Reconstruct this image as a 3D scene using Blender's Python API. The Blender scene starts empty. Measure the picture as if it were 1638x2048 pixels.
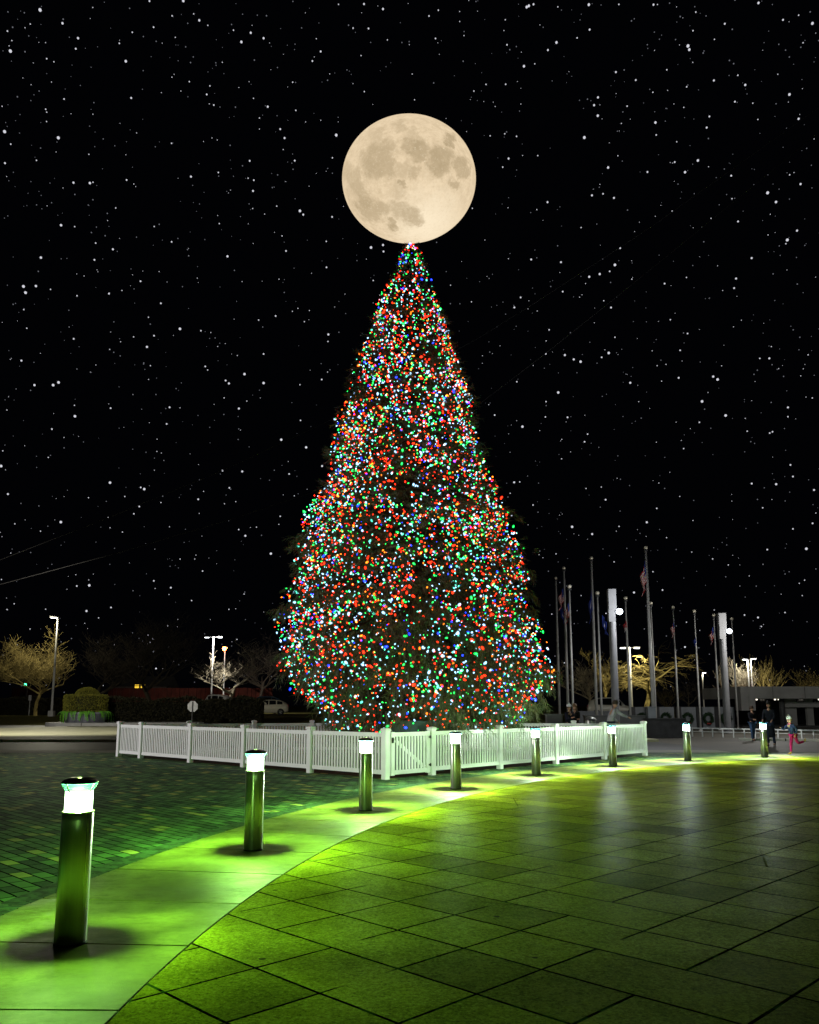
import bpy, math, random
import numpy as np
from mathutils import Vector, Matrix, noise as mnoise
PI=math.pi; R_=math.radians
random.seed(7); RNG=np.random.default_rng(11)
sc=bpy.context.scene; COL=sc.collection
sc.view_settings.view_transform='Standard'; sc.view_settings.look='None'
sc.view_settings.exposure=0; sc.view_settings.gamma=1
sc.cycles.use_denoising=True
sc.cycles.max_bounces=5; sc.cycles.diffuse_bounces=2; sc.cycles.glossy_bounces=3; sc.cycles.transparent_max_bounces=12
sc.cycles.sample_clamp_indirect=3; sc.cycles.use_light_tree=True

# ------------------------------------------------------------------ camera
F=1640.0; PY=1150.0; H=1.57; P=math.atan(262/1640)
cd=bpy.data.cameras.new('camera'); cam=bpy.data.objects.new('camera',cd); COL.objects.link(cam)
cd.sensor_fit='VERTICAL'; cd.sensor_height=36; cd.sensor_width=36; cd.lens=36*F/2048; cd.shift_y=(PY-1024)/2048
cd.clip_start=.05; cd.clip_end=9000
cam.location=(0,0,H); cam.rotation_euler=(PI/2+P,0,0); sc.camera=cam

def ray(x,y):
    u=(PY-y)/F
    return Vector(((x-819)/F, math.cos(P)-u*math.sin(P), math.sin(P)+u*math.cos(P)))
def at(x,y,Y):                      # the point seen at photo pixel x,y that lies Y metres ahead
    d=ray(x,y); t=Y/d.y
    return Vector((d.x*t, Y, H+d.z*t))
def gnd(x,y,z=0.0):
    d=ray(x,y); t=(z-H)/d.z
    return Vector((d.x*t,d.y*t,z))
def smooth(a,b,x):
    t=min(1,max(0,(x-a)/(b-a))); return t*t*(3-2*t)
def terr(Y): return .66*smooth(66,76,Y)

# ------------------------------------------------------------------ material helpers
class NT:
    def __init__(s,name):
        s.m=bpy.data.materials.new(name); s.m.use_nodes=True
        s.t=s.m.node_tree; s.t.nodes.clear()
        s.out=s.n('ShaderNodeOutputMaterial')
    def n(s,typ,**k):
        nd=s.t.nodes.new(typ)
        for a,v in k.items(): setattr(nd,a,v)
        return nd
    def l(s,a,b): s.t.links.new(a,b)
    def set(s,sock,v):
        if isinstance(v,bpy.types.NodeSocket): s.l(v,sock)
        else: sock.default_value=v
    def math(s,op,a,b=None,c=None,clamp=False):
        nd=s.n('ShaderNodeMath',operation=op,use_clamp=clamp)
        s.set(nd.inputs[0],a)
        if b is not None: s.set(nd.inputs[1],b)
        if c is not None: s.set(nd.inputs[2],c)
        return nd.outputs[0]
    def mix(s,f,a,b,blend='MIX'):
        nd=s.n('ShaderNodeMix',data_type='RGBA',blend_type=blend)
        s.set(nd.inputs[0],f); s.set(nd.inputs[6],a); s.set(nd.inputs[7],b)
        return nd.outputs[2]
    def ramp(s,f,lo,hi,a=0.,b=1.,interp='SMOOTHSTEP'):
        nd=s.n('ShaderNodeMapRange',interpolation_type=interp)
        s.set(nd.inputs[0],f); s.set(nd.inputs[1],lo); s.set(nd.inputs[2],hi); s.set(nd.inputs[3],a); s.set(nd.inputs[4],b)
        return nd.outputs[0]
    def coord(s,k='Object'): return s.n('ShaderNodeTexCoord').outputs[k]
    def mapping(s,v,loc=(0,0,0),rot=(0,0,0),scale=(1,1,1)):
        nd=s.n('ShaderNodeMapping'); s.l(v,nd.inputs[0])
        nd.inputs[1].default_value=loc; nd.inputs[2].default_value=rot; nd.inputs[3].default_value=scale
        return nd.outputs[0]
    def noise(s,v,scale,detail=4,rough=.6,out=0):
        nd=s.n('ShaderNodeTexNoise'); s.l(v,nd.inputs['Vector'])
        nd.inputs['Scale'].default_value=scale; nd.inputs['Detail'].default_value=detail; nd.inputs['Roughness'].default_value=rough
        return nd.outputs[out]
    def bump(s,h,strength=.3,dist=.01):
        nd=s.n('ShaderNodeBump'); s.l(h,nd.inputs['Height']); nd.inputs['Strength'].default_value=strength; nd.inputs['Distance'].default_value=dist
        return nd.outputs[0]
    def bsdf(s,col,rough=.6,metal=0.,spec=.5,normal=None):
        nd=s.n('ShaderNodeBsdfPrincipled')
        s.set(nd.inputs['Base Color'],col); s.set(nd.inputs['Roughness'],rough); s.set(nd.inputs['Metallic'],metal)
        s.set(nd.inputs['Specular IOR Level'],spec)
        if normal is not None: s.l(normal,nd.inputs['Normal'])
        s.l(nd.outputs[0],s.out.inputs[0]); return nd
def c4(c): return (c[0],c[1],c[2],1)
MATS={}
def plain(name,col,rough=.6,metal=0.,spec=.5,var=.15,scale=6.,bump=0.):
    if name in MATS: return MATS[name]
    t=NT(name); co=t.coord()
    nz=t.noise(co,scale)
    k=t.ramp(nz,.3,.7,1-var,1+var)
    col2=t.mix(1.,c4(col),(1,1,1,1),'MULTIPLY')
    mul=t.n('ShaderNodeVectorMath',operation='SCALE'); t.l(col2,mul.inputs[0]); t.l(k,mul.inputs['Scale'])
    nrm=t.bump(t.noise(co,scale*8),.4,bump) if bump else None
    t.bsdf(mul.outputs[0],rough,metal,spec,nrm)
    MATS[name]=t.m; return t.m
def glow(name,col,strength):
    if name in MATS: return MATS[name]
    t=NT(name); e=t.n('ShaderNodeEmission'); e.inputs[0].default_value=c4(col); e.inputs[1].default_value=strength
    t.l(e.outputs[0],t.out.inputs[0]); MATS[name]=t.m; return t.m

# ------------------------------------------------------------------ mesh helpers
class MB:
    def __init__(s): s.v=[]; s.f=[]; s.m=[]; s.mi=0
    def add(s,v,f):
        o=len(s.v); s.v.extend([tuple(p) for p in v]); s.f.extend([tuple(i+o for i in q) for q in f]); s.m.extend([s.mi]*len(f))
    def box(s,c,d,M=None,taper=1.):
        x,y,z=d[0]/2,d[1]/2,d[2]/2; t=taper
        v=[Vector(p) for p in ((-x,-y,-z),(x,-y,-z),(x,y,-z),(-x,y,-z),(-x*t,-y*t,z),(x*t,-y*t,z),(x*t,y*t,z),(-x*t,y*t,z))]
        c=Vector(c)
        v=[(M@p if M else p)+c for p in v]
        s.add(v,[(0,3,2,1),(4,5,6,7),(0,1,5,4),(1,2,6,5),(2,3,7,6),(3,0,4,7)]); return s
    def tube(s,pts,rad,n=8,cap=True):
        pts=[Vector(p) for p in pts]
        if not hasattr(rad,'__len__'): rad=[rad]*len(pts)
        o=len(s.v); ref=None
        for i,p in enumerate(pts):
            a=pts[max(0,i-1)]; b=pts[min(len(pts)-1,i+1)]; t=(b-a)
            if t.length<1e-9: t=Vector((0,0,1))
            t.normalize()
            if ref is None: ref=Vector((1,0,0)) if abs(t.x)<.8 else Vector((0,1,0))
            u=(ref-t*ref.dot(t))
            if u.length<1e-6: u=t.orthogonal()
            u.normalize(); w=t.cross(u); ref=u
            for k in range(n):
                a_=2*PI*k/n; q=p+(u*math.cos(a_)+w*math.sin(a_))*rad[i]; s.v.append((q.x,q.y,q.z))
        fs=[]
        for i in range(len(pts)-1):
            for k in range(n):
                k2=(k+1)%n; fs.append((o+i*n+k,o+i*n+k2,o+(i+1)*n+k2,o+(i+1)*n+k))
        if cap:
            fs.append(tuple(o+k for k in reversed(range(n)))); e=o+(len(pts)-1)*n; fs.append(tuple(e+k for k in range(n)))
        s.f.extend(fs); s.m.extend([s.mi]*len(fs)); return s
    def lathe(s,prof,n=24,c=(0,0,0)):
        o=len(s.v); c=Vector(c); fs=[]
        for r,z in prof:
            for k in range(n):
                a=2*PI*k/n; s.v.append((c.x+r*math.cos(a),c.y+r*math.sin(a),c.z+z))
        for i in range(len(prof)-1):
            for k in range(n):
                k2=(k+1)%n; fs.append((o+i*n+k,o+i*n+k2,o+(i+1)*n+k2,o+(i+1)*n+k))
        if prof[0][0]>1e-4: fs.append(tuple(o+k for k in reversed(range(n))))
        if prof[-1][0]>1e-4: fs.append(tuple(o+(len(prof)-1)*n+k for k in range(n)))
        s.f.extend(fs); s.m.extend([s.mi]*len(fs)); return s
    def prism(s,poly,axis,a,b):        # polygon in the other two axes extruded along axis
        n=len(poly); v=[]
        for d in (a,b):
            for p in poly:
                q=[0,0,0]; o=[i for i in range(3) if i!=axis]; q[o[0]]=p[0]; q[o[1]]=p[1]; q[axis]=d; v.append(q)
        f=[tuple(range(n)),tuple(reversed(range(n,2*n)))]+[(i,i+n,(i+1)%n+n,(i+1)%n) for i in range(n)]
        s.add(v,f); return s
    def build(s,name,mat=None,parent=None,smooth=False,loc=None,rz=None):
        me=bpy.data.meshes.new(name); me.from_pydata(s.v,[],s.f)
        mats=mat if isinstance(mat,(list,tuple)) else [mat]
        for m in mats:
            if m: me.materials.append(m)
        if len(mats)>1: me.polygons.foreach_set('material_index',s.m)
        if smooth: me.polygons.foreach_set('use_smooth',[True]*len(s.f))
        me.validate(); me.update()
        return link(name,me,parent,loc,rz)
def link(name,me,parent=None,loc=None,rz=None):
    o=bpy.data.objects.new(name,me); COL.objects.link(o)
    if parent: o.parent=parent
    if loc is not None: o.location=loc
    if rz is not None: o.rotation_euler=(0,0,rz)
    return o
def np_mesh(name,V,Fc,mat,parent=None,smooth=False,loc=None):
    """V (n,3) array, Fc (m,k) array of equal-sided faces"""
    me=bpy.data.meshes.new(name); n=len(V); m,k=Fc.shape
    me.vertices.add(n); me.vertices.foreach_set('co',np.asarray(V,dtype=np.float32).ravel())
    me.loops.add(m*k); me.loops.foreach_set('vertex_index',Fc.astype(np.int32).ravel())
    me.polygons.add(m); me.polygons.foreach_set('loop_start',np.arange(0,m*k,k,dtype=np.int32)); me.polygons.foreach_set('loop_total',np.full(m,k,dtype=np.int32))
    if smooth: me.polygons.foreach_set('use_smooth',[True]*m)
    if mat: me.materials.append(mat)
    me.update(calc_edges=True); me.validate()
    return link(name,me,parent,loc)
def tag(o,label=None,cat=None,group=None,kind=None):
    if label: o['label']=label
    if cat: o['category']=cat
    if group: o['group']=group
    if kind: o['kind']=kind
    return o
def thing(name,label,cat,loc=(0,0,0),rz=0,group=None):
    o=bpy.data.objects.new(name,None); COL.objects.link(o); o.location=loc; o.rotation_euler=(0,0,rz); o.empty_display_size=.2
    return tag(o,label,cat,group)
def copy_tree(o,parent=None):
    c=o.copy(); COL.objects.link(c)
    if parent: c.parent=parent
    for ch in list(o.children): copy_tree(ch,c)
    return c
def rotz(a): return Matrix.Rotation(a,3,'Z')
def lamp(name,typ,loc,power,col,size=.1,parent=None,target=None,spot=None,blend=.5):
    d=bpy.data.lights.new(name,typ); d.energy=power; d.color=col
    if typ in('POINT','SPOT'): d.shadow_soft_size=size
    if typ=='SPOT': d.spot_size=spot; d.spot_blend=blend
    o=bpy.data.objects.new(name,d); COL.objects.link(o); o.location=loc
    if target is not None: o.rotation_euler=(Vector(target)-Vector(loc)).to_track_quat('-Z','Y').to_euler()
    if parent: o.parent=parent; 
    return o

# ------------------------------------------------------------------ world: night
w=bpy.data.worlds.new('World'); sc.world=w; w.use_nodes=True
bg=w.node_tree.nodes['Background']; bg.inputs[0].default_value=(.32,.36,.62,1); bg.inputs[1].default_value=.0016

# ------------------------------------------------------------------ ground materials
CEN=Vector((22.36,4.106)); RB=24.64; RI=23.87; RO=25.55
U0=2.47%.6
def tile_mat():
    t=NT('plaza_tile'); co=t.coord()
    wob=t.n('ShaderNodeVectorMath',operation='MULTIPLY_ADD'); t.l(t.noise(co,2.5,3,.6,1),wob.inputs[0]); wob.inputs[1].default_value=(.012,.012,0); t.l(co,wob.inputs[2])
    mp=t.mapping(wob.outputs[0],loc=(4.38%1.24,-U0,0),rot=(0,0,R_(45)))
    def brick(wd,off,mort):
        b=t.n('ShaderNodeTexBrick',offset=off,offset_frequency=2); t.l(mp,b.inputs['Vector'])
        b.inputs['Color1'].default_value=(0,0,0,1); b.inputs['Color2'].default_value=(1,1,1,1); b.inputs['Mortar'].default_value=(.5,.5,.5,1)
        b.inputs['Scale'].default_value=1; b.inputs['Mortar Size'].default_value=mort; b.inputs['Mortar Smooth'].default_value=.3
        b.inputs['Brick Width'].default_value=wd; b.inputs['Row Height'].default_value=.6
        return b
    b1=brick(1.24,.5,.0125); b2=brick(.62,.0,.011)
    big=t.noise(co,.55,2,.5)
    extra=t.math('MULTIPLY',b2.outputs['Fac'],t.ramp(big,.43,.47))
    vor=t.n('ShaderNodeTexVoronoi',feature='DISTANCE_TO_EDGE'); t.l(wob.outputs[0],vor.inputs['Vector']); vor.inputs['Scale'].default_value=.55
    crack=t.math('MULTIPLY',t.ramp(vor.outputs[0],.0015,.004,1,0),t.ramp(t.noise(co,.4,1,.5),.56,.6))
    joint=t.math('MAXIMUM',t.math('MAXIMUM',b1.outputs['Fac'],extra),t.math('MULTIPLY',crack,.5))
    tone=t.ramp(b1.outputs['Color'],0,1,.62,1.25,'LINEAR')
    grain=t.noise(co,42,5,.9); stain=t.noise(co,1.7,5,.65); fine=t.noise(co,14,4,.7)
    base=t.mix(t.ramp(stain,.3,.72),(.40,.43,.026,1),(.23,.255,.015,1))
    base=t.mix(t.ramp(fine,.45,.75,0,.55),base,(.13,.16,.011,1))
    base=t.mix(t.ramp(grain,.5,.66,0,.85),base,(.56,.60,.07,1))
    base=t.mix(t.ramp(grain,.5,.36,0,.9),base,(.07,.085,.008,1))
    sc_=t.n('ShaderNodeVectorMath',operation='SCALE'); t.l(base,sc_.inputs[0]); t.l(tone,sc_.inputs['Scale'])
    moss=t.ramp(t.noise(co,6,3,.7),.5,.62)
    jc=t.mix(moss,(.003,.004,.002,1),(.03,.08,.012,1))
    col=t.mix(joint,sc_.outputs[0],jc)
    hgt=t.math('ADD',t.math('MULTIPLY',joint,-.9),t.math('ADD',t.math('MULTIPLY',grain,.35),t.math('MULTIPLY',fine,.35)))
    gum=t.n('ShaderNodeTexVoronoi'); t.l(co,gum.inputs['Vector']); gum.inputs['Scale'].default_value=1.7
    col=t.mix(t.ramp(gum.outputs[0],.03,.05,.8,0),col,(.02,.022,.012,1))
    rough=t.ramp(stain,.3,.7,.26,.40)
    pb=t.bsdf(col,t.math('MAXIMUM',rough,joint),0,t.ramp(joint,.1,.6,.0003,.0),t.bump(hgt,.6,.012)); pb.inputs['Specular Tint'].default_value=(.82,1,.5,1); return t.m
def band_mat():
    t=NT('smooth_concrete'); co=t.coord()
    grain=t.noise(co,48,5,.9); st=t.noise(co,1.3,6,.7); fl=t.noise(t.mapping(co,scale=(1,1.6,1)),2.6,6,.8)
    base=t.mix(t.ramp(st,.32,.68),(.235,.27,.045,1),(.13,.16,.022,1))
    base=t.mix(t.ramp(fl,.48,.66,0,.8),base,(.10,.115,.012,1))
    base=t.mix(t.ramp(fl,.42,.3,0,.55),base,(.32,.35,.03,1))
    base=t.mix(t.ramp(grain,.55,.75,0,.5),base,(.42,.48,.2,1))
    base=t.mix(t.ramp(grain,.47,.3,0,.5),base,(.07,.09,.02,1))
    spots=t.n('ShaderNodeTexVoronoi'); t.l(co,spots.inputs['Vector']); spots.inputs['Scale'].default_value=2.3
    base=t.mix(t.ramp(spots.outputs[0],.03,.045,.85,0),base,(.03,.03,.015,1))
    h=t.math('ADD',t.math('MULTIPLY',grain,.3),t.math('MULTIPLY',fl,.5))
    t.bsdf(base,t.ramp(fl,.3,.7,.36,.58),0,.20,t.bump(h,.7,.009)); return t.m
def paver_mat():
    t=NT('brick_pavers'); co=t.coord()
    wob=t.n('ShaderNodeVectorMath',operation='MULTIPLY_ADD'); t.l(t.noise(co,5,2,.6,1),wob.inputs[0]); wob.inputs[1].default_value=(.01,.01,0); t.l(co,wob.inputs[2])
    mp=t.mapping(wob.outputs[0],rot=(0,0,R_(45)))
    b=t.n('ShaderNodeTexBrick',offset=.5,offset_frequency=2); t.l(mp,b.inputs['Vector'])
    b.inputs['Color1'].default_value=(0,0,0,1); b.inputs['Color2'].default_value=(1,1,1,1); b.inputs['Mortar'].default_value=(0,0,0,1)
    b.inputs['Scale'].default_value=1; b.inputs['Mortar Size'].default_value=.010; b.inputs['Mortar Smooth'].default_value=.3
    b.inputs['Brick Width'].default_value=.29; b.inputs['Row Height'].default_value=.145
    rnd=b.outputs['Color']
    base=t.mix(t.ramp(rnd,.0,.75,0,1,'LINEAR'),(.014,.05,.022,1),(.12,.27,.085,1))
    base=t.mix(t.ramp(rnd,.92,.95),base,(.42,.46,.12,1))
    n1=t.noise(co,40,4,.8); n2=t.noise(co,1.1,3,.6)
    base=t.mix(t.ramp(n1,.5,.7,0,.4),base,(.17,.22,.12,1))
    base=t.mix(t.ramp(n2,.4,.7,0,.45),base,(.04,.065,.04,1))
    col=t.mix(b.outputs['Fac'],base,(.003,.004,.003,1))
    h=t.math('ADD',t.math('MULTIPLY',b.outputs['Fac'],-1),t.math('MULTIPLY',n1,.35))
    t.bsdf(col,.65,0,t.ramp(b.outputs['Fac'],.1,.6,.14,.0),t.bump(h,.8,.01)); return t.m
def asphalt_mat(name,a,b,rough=.6):
    t=NT(name); co=t.coord(); g=t.noise(co,60,3,.8); s=t.noise(co,.35,5,.6)
    col=t.mix(t.ramp(s,.35,.65),c4(a),c4(b)); col=t.mix(t.ramp(g,.55,.75,0,.5),col,(.16,.16,.15,1))
    t.bsdf(col,rough,0,.5,t.bump(g,.4,.006)); return t.m
def conc_mat(name,a,b):
    t=NT(name); co=t.coord(); g=t.noise(co,50,3,.8); s=t.noise(co,.6,6,.7)
    br=t.n('ShaderNodeTexBrick',offset=0); t.l(co,br.inputs['Vector']); br.inputs['Scale'].default_value=1; br.inputs['Brick Width'].default_value=6; br.inputs['Row Height'].default_value=7; br.inputs['Mortar Size'].default_value=.03
    col=t.mix(t.ramp(s,.3,.7),c4(a),c4(b)); col=t.mix(br.outputs['Fac'],col,(.03,.03,.025,1))
    t.bsdf(col,.65,0,.3,t.bump(g,.3,.005)); return t.m
def grass_mat():
    t=NT('turf'); co=t.coord(); g=t.noise(co,3,6,.8); s=t.noise(co,.2,3,.6)
    col=t.mix(t.ramp(g,.35,.65),(.035,.045,.012,1),(.10,.085,.022,1)); t.bsdf(col,.9,0,.1,t.bump(g,.8,.05)); return t.m

def sheet(name,poly,mat,z):
    b=MB(); b.add([(p[0],p[1],z if len(p)<3 else p[2]) for p in poly],[tuple(range(len(poly)))]); o=b.build(name,mat); return tag(o,kind='structure')

# ground: one sheet to the horizon, rising a little beyond the car park road
b=MB(); ys=[-20,0,20,40,60,66,68,70,72,74,76,78,80,82,90,120,200,400,900,2000]; xs=[-1500,-300,-120,-60,-30,0,30,60,120,300,1500]
b.v=[(x,y,terr(y)) for y in ys for x in xs]; nx=len(xs)
b.f=[(i*nx+j,i*nx+j+1,(i+1)*nx+j+1,(i+1)*nx+j) for i in range(len(ys)-1) for j in range(nx-1)]; b.m=[0]*len(b.f)
tag(b.build('ground',grass_mat()),kind='structure')
# brick pavers left of the band, ending in a straight concrete edge strip
yS=28.3; yC=29.9; yK=36.9
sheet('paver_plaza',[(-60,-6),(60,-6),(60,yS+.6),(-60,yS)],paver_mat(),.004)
sheet('edge_strip',[(-60,yS),(11,yS+.2),(11,yC+.2),(-60,yC)],conc_mat('edge_concrete',(.24,.25,.18),(.33,.34,.24)),.008)
sheet('road',[(-60,yC),(11,yC+.2),(11,yK),(-60,yK)],asphalt_mat('road_asphalt',(.045,.047,.042),(.075,.078,.066)),.004)
# far pavement on its kerb, with the asphalt lane beyond
b=MB(); 
poly=[(-60,yK),(11,yK),(11,52),(-4,66.5),(-22,67.5),(-26.5,58),(-34,49),(-60,44)]
b.prism(poly,2,-.05,.11)
kb=b.build('pavement',conc_mat('far_concrete',(.30,.30,.18),(.42,.41,.27))); tag(kb,kind='structure')
sheet('parking_lane',[(-90,44),(-34,49),(-26.5,58),(-22,67.5),(-90,75.6,.3)],asphalt_mat('lane_asphalt',(.055,.055,.065),(.085,.085,.10),.45),.006)
# right: dull paving beyond the disc
sheet('upper_paving',[(11,yS+.4),(60,yS+.6),(60,70),(11,70)],asphalt_mat('dull_paving',(.075,.07,.052),(.11,.10,.075),.7),.006)
# the great disc of tiles
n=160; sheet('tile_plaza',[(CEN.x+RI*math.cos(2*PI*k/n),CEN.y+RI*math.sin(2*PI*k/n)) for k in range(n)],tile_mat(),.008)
# band of curved slabs, a real gap between slabs
b=MB(); th0=math.atan2(5.77-CEN.y,-(-2.26-CEN.x)); st=3.6/RB/3
for k in range(-8,48):
    a0=th0+k*st+.00045; a1=th0+(k+1)*st-.00045; m=6; v=[]
    for r in (RI+.007,RO-.007):
        for i in range(m+1):
            a=a0+(a1-a0)*i/m; v.append((CEN.x-r*math.cos(a),CEN.y+r*math.sin(a)))
    N=m+1; top=[(x,y,.012) for x,y in v]; bot=[(x,y,.0) for x,y in v]
    b.add(top+bot,[(i,i+1,N+i+1,N+i) for i in range(m)]+[(i+1,i,2*N+i,2*N+i+1) for i in range(m)]+[(N+i,N+i+1,3*N+i+1,3*N+i) for i in range(m)]+[(0,N,3*N,2*N),(m,2*N+m,3*N+m,N+m)])
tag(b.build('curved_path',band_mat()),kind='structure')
# soldier course of pavers along the band is a narrow ring
b=MB()
for k in range(-80,470):
    a0=th0+k*.0049; a1=a0+.0046; v=[]
    for r in (RO+.004,RO+.235):
        for a in (a0,a1): v.append((CEN.x-r*math.cos(a),CEN.y+r*math.sin(a),.011))
    b.add(v,[(0,1,3,2)])
sold=plain('edge_paver',(.05,.10,.045),.6,0,.1,.6,9,.004)
tag(b.build('paver_border',sold),kind='structure')
# mulch under the tree
mul=plain('bark_mulch',(.05,.032,.02),.95,0,.1,.5,9,.02)
# ------------------------------------------------------------------ bollards
def steel_mat():
    t=NT('brushed_steel'); co=t.coord()
    sx=t.n('ShaderNodeSeparateXYZ'); t.l(co,sx.inputs[0])
    ang=t.math('ARCTAN2',sx.outputs[0],sx.outputs[1])
    cb=t.n('ShaderNodeCombineXYZ'); t.l(ang,cb.inputs[0]); t.l(t.math('MULTIPLY',sx.outputs[2],.02),cb.inputs[2])
    s1=t.noise(cb.outputs[0],3.2,2,.5); s2=t.noise(t.mapping(co,scale=(1,1,90)),30,2,.6)
    col=t.mix(t.ramp(s1,.35,.65),(.78,.78,.76,1),(.88,.88,.85,1))
    p=t.bsdf(col,t.ramp(s1,.35,.65,.27,.30),.86,.5); p.inputs['Anisotropic'].default_value=.96; p.inputs['Anisotropic Rotation'].default_value=.25; tg=t.n('ShaderNodeTangent',direction_type='RADIAL',axis='Z'); t.l(tg.outputs[0],p.inputs['Tangent']); return t.m
STEEL=steel_mat(); DARKM=plain('dark_cap_metal',(.03,.035,.035),.35,.6,.5,.2,20)
def cone_mat(op): 
    t=NT('reflector_acrylic'); p=t.bsdf((.012,.05,.085,1),.4,0,.4); tr=t.n('ShaderNodeBsdfTransparent'); mx=t.n('ShaderNodeMixShader'); mx.inputs[0].default_value=op; t.l(tr.outputs[0],mx.inputs[1]); t.l(p.outputs[0],mx.inputs[2]); t.l(mx.outputs[0],t.out.inputs[0]); return t.m
CONE=cone_mat(.5); CONES=[CONE,cone_mat(.4),cone_mat(.38),cone_mat(.45)]+[cone_mat(.76) for _ in range(4)]
def glass_mat(i,col,s):
    t=NT('lamp_glass'); tr=t.n('ShaderNodeBsdfTransparent'); tr.inputs[0].default_value=(.97,.97,.97,1)
    e=t.n('ShaderNodeEmission'); e.inputs[0].default_value=c4(col); e.inputs[1].default_value=s
    a=t.n('ShaderNodeAddShader'); t.l(tr.outputs[0],a.inputs[0]); t.l(e.outputs[0],a.inputs[1]); t.l(a.outputs[0],t.out.inputs[0]); return t.m
BPIX=[(140,1890),(506,1702),(731,1622),(912,1579),(1073,1551),(1226,1533.5),(1376,1522),(1530,1515)]
BLAB=['steel bollard lamp standing nearest, at the lower left beside the dark pavers','second nearest steel bollard lamp, before the left fence panels',
 'third nearest steel bollard lamp, before the fence corner post','fourth nearest steel bollard lamp, just right of the picket gate',
 'fifth nearest steel bollard lamp, between the gate bollard and the end panels','sixth nearest steel bollard lamp, before the last panel of the right fence',
 'second farthest steel bollard lamp, left of the one beside the walkers','farthest steel bollard lamp, right in front of the two walking adults']
BCOL=[(.40,1,.17),(.43,1,.20),(.58,1,.36),(.78,1,.75),(.84,1,.85),(.88,1,.90),(.88,1,.92),(.88,1,.92)]
BPOW=[215,250,350,480,500,500,540,540]
def make_bollard():
    r=thing('bollard_light','x','bollard')
    MB().lathe([(.1025,0),(.1025,.838),(.098,.844)],40).build('shaft',STEEL,r,True)
    MB().lathe([(.098,.842),(.1045,.846),(.1045,.852),(.09,.853)],40).build('collar',STEEL,r,True)
    g=MB(); g.lathe([(.0895,.857),(.0895,.984)],40); g.f=g.f[:-2]; g.m=g.m[:-2]
    gl=g.build('lamp_glass',None,r,True)
    MB().lathe([(.107,0),(.107,.012),(.1042,.014)],40).build('base_ring',DARKM,r,True)
    MB().lathe([(.030,.858),(.046,.858),(.02,.875),(.0,.88)],20).build('lamp_base',CONE,r,True)
    c=MB(); c.lathe([(.0905,.985),(.118,1.034),(.116,1.034),(.0885,.985)],40); c.f=c.f[:-2]; c.m=c.m[:-2]
    c.build('reflector',CONE,r,True)
    MB().lathe([(.0,1.072),(.09,1.066),(.119,1.038),(.121,1.044),(.105,1.062),(.06,1.075),(.0,1.079)],40).build('cap',DARKM,r,True)
    for k in range(4):
        a=PI/4+k*PI/2+.12; d=Vector((math.cos(a),math.sin(a),0))
        MB().tube([d*.094+Vector((0,0,.857)),d*.094+Vector((0,0,.985)),d*.124+Vector((0,0,1.036))],.0035,6).build('strut',DARKM,r)
    return r
proto=make_bollard()
for i,(px,py) in enumerate(BPIX):
    o=proto if i==0 else copy_tree(proto)
    g=gnd(px,py); o.location=(g.x,g.y,.012); o.rotation_euler=(0,0,[.3,.02,.55,.2,.4,.9,.1,.6][i])
    tag(o,BLAB[i],'bollard','lit bollards along the curved path')
    for ch in o.children:
        if ch.name.startswith('reflector'):
            if i: ch.data=ch.data.copy()
            ch.data.materials.clear(); ch.data.materials.append(CONES[i])
        if ch.name.startswith('lamp_glass'):
            if i: ch.data=ch.data.copy()
            ch.data.materials.clear(); ch.data.materials.append(glass_mat(i,[.55*c+.45*q for c,q in zip(BCOL[i],(.86,1,1))],[7,8,12,20,23,22,18,16][i]))
    bl=lamp('bollard_bulb','POINT',(0,0,1.050),BPOW[i],BCOL[i],.044,o).data
    bl.use_nodes=True; nt=bl.node_tree; em=nt.nodes['Emission']; ge=nt.nodes.new('ShaderNodeNewGeometry'); ad=nt.nodes.new('ShaderNodeVectorMath'); ad.inputs[1].default_value=(i*3.1,i*1.7,0); nz=nt.nodes.new('ShaderNodeTexNoise'); mr=nt.nodes.new('ShaderNodeMapRange')
    nz.inputs['Scale'].default_value=2.1; nz.inputs['Detail'].default_value=2.5; mr.inputs[1].default_value=.33; mr.inputs[2].default_value=.68; mr.inputs[3].default_value=.45; mr.inputs[4].default_value=1.75
    nt.links.new(ge.outputs['Incoming'],ad.inputs[0]); nt.links.new(ad.outputs[0],nz.inputs['Vector']); nt.links.new(nz.outputs[0],mr.inputs[0]); nt.links.new(mr.outputs[0],em.inputs['Strength'])

# ------------------------------------------------------------------ picket fence
VINYL=plain('white_vinyl',(.80,.80,.80),.38,0,.5,.04,3); VINYL2=plain('white_vinyl_cap',(.80,.79,.80),.35,0,.5,.04,4); HINGE=plain('black_hinge',(.02,.02,.02),.4,.5)
fence=thing('picket_fence','white vinyl picket fence with square capped posts round the big lit conifer','fence',(0,0,0))
FC=gnd(771,1560); FL=gnd(237,1513.5); FR=gnd(1290,1512)
def on_line(A,B_,px):
    # point of segment A-B seen in photo column px (ground)
    lo,hi=0.,1.
    f=lambda t:(lambda q:819+F*q.x/(q.y*math.cos(P)+(q.z-H)*math.sin(P)))(A.lerp(B_,t))
    s=f(1)>f(0)
    for _ in range(40):
        m=(lo+hi)/2
        if (f(m)<px)==s: lo=m
        else: hi=m
    return A.lerp(B_,lo)
M1=Vector((at(503,1442,27.4).x,27.9,0)); M2=Vector((at(622,1442,28).x,28.3,0)); M3=Vector((at(1146,1443,28).x,27.9,0))
front_l=[FL]+[on_line(FL,FC,px) for px in (281,380,487,620)]+[FC]
front_r=[FC,on_line(FC,FR,864)]+[on_line(FC,FR,px) for px in (1000,1112,1209)]+[FR]
back=[FL,FL.lerp(M1,.5),M1,M2,M2.lerp(M3,.25),M2.lerp(M3,.5),M2.lerp(M3,.75),M3,FR]
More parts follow.
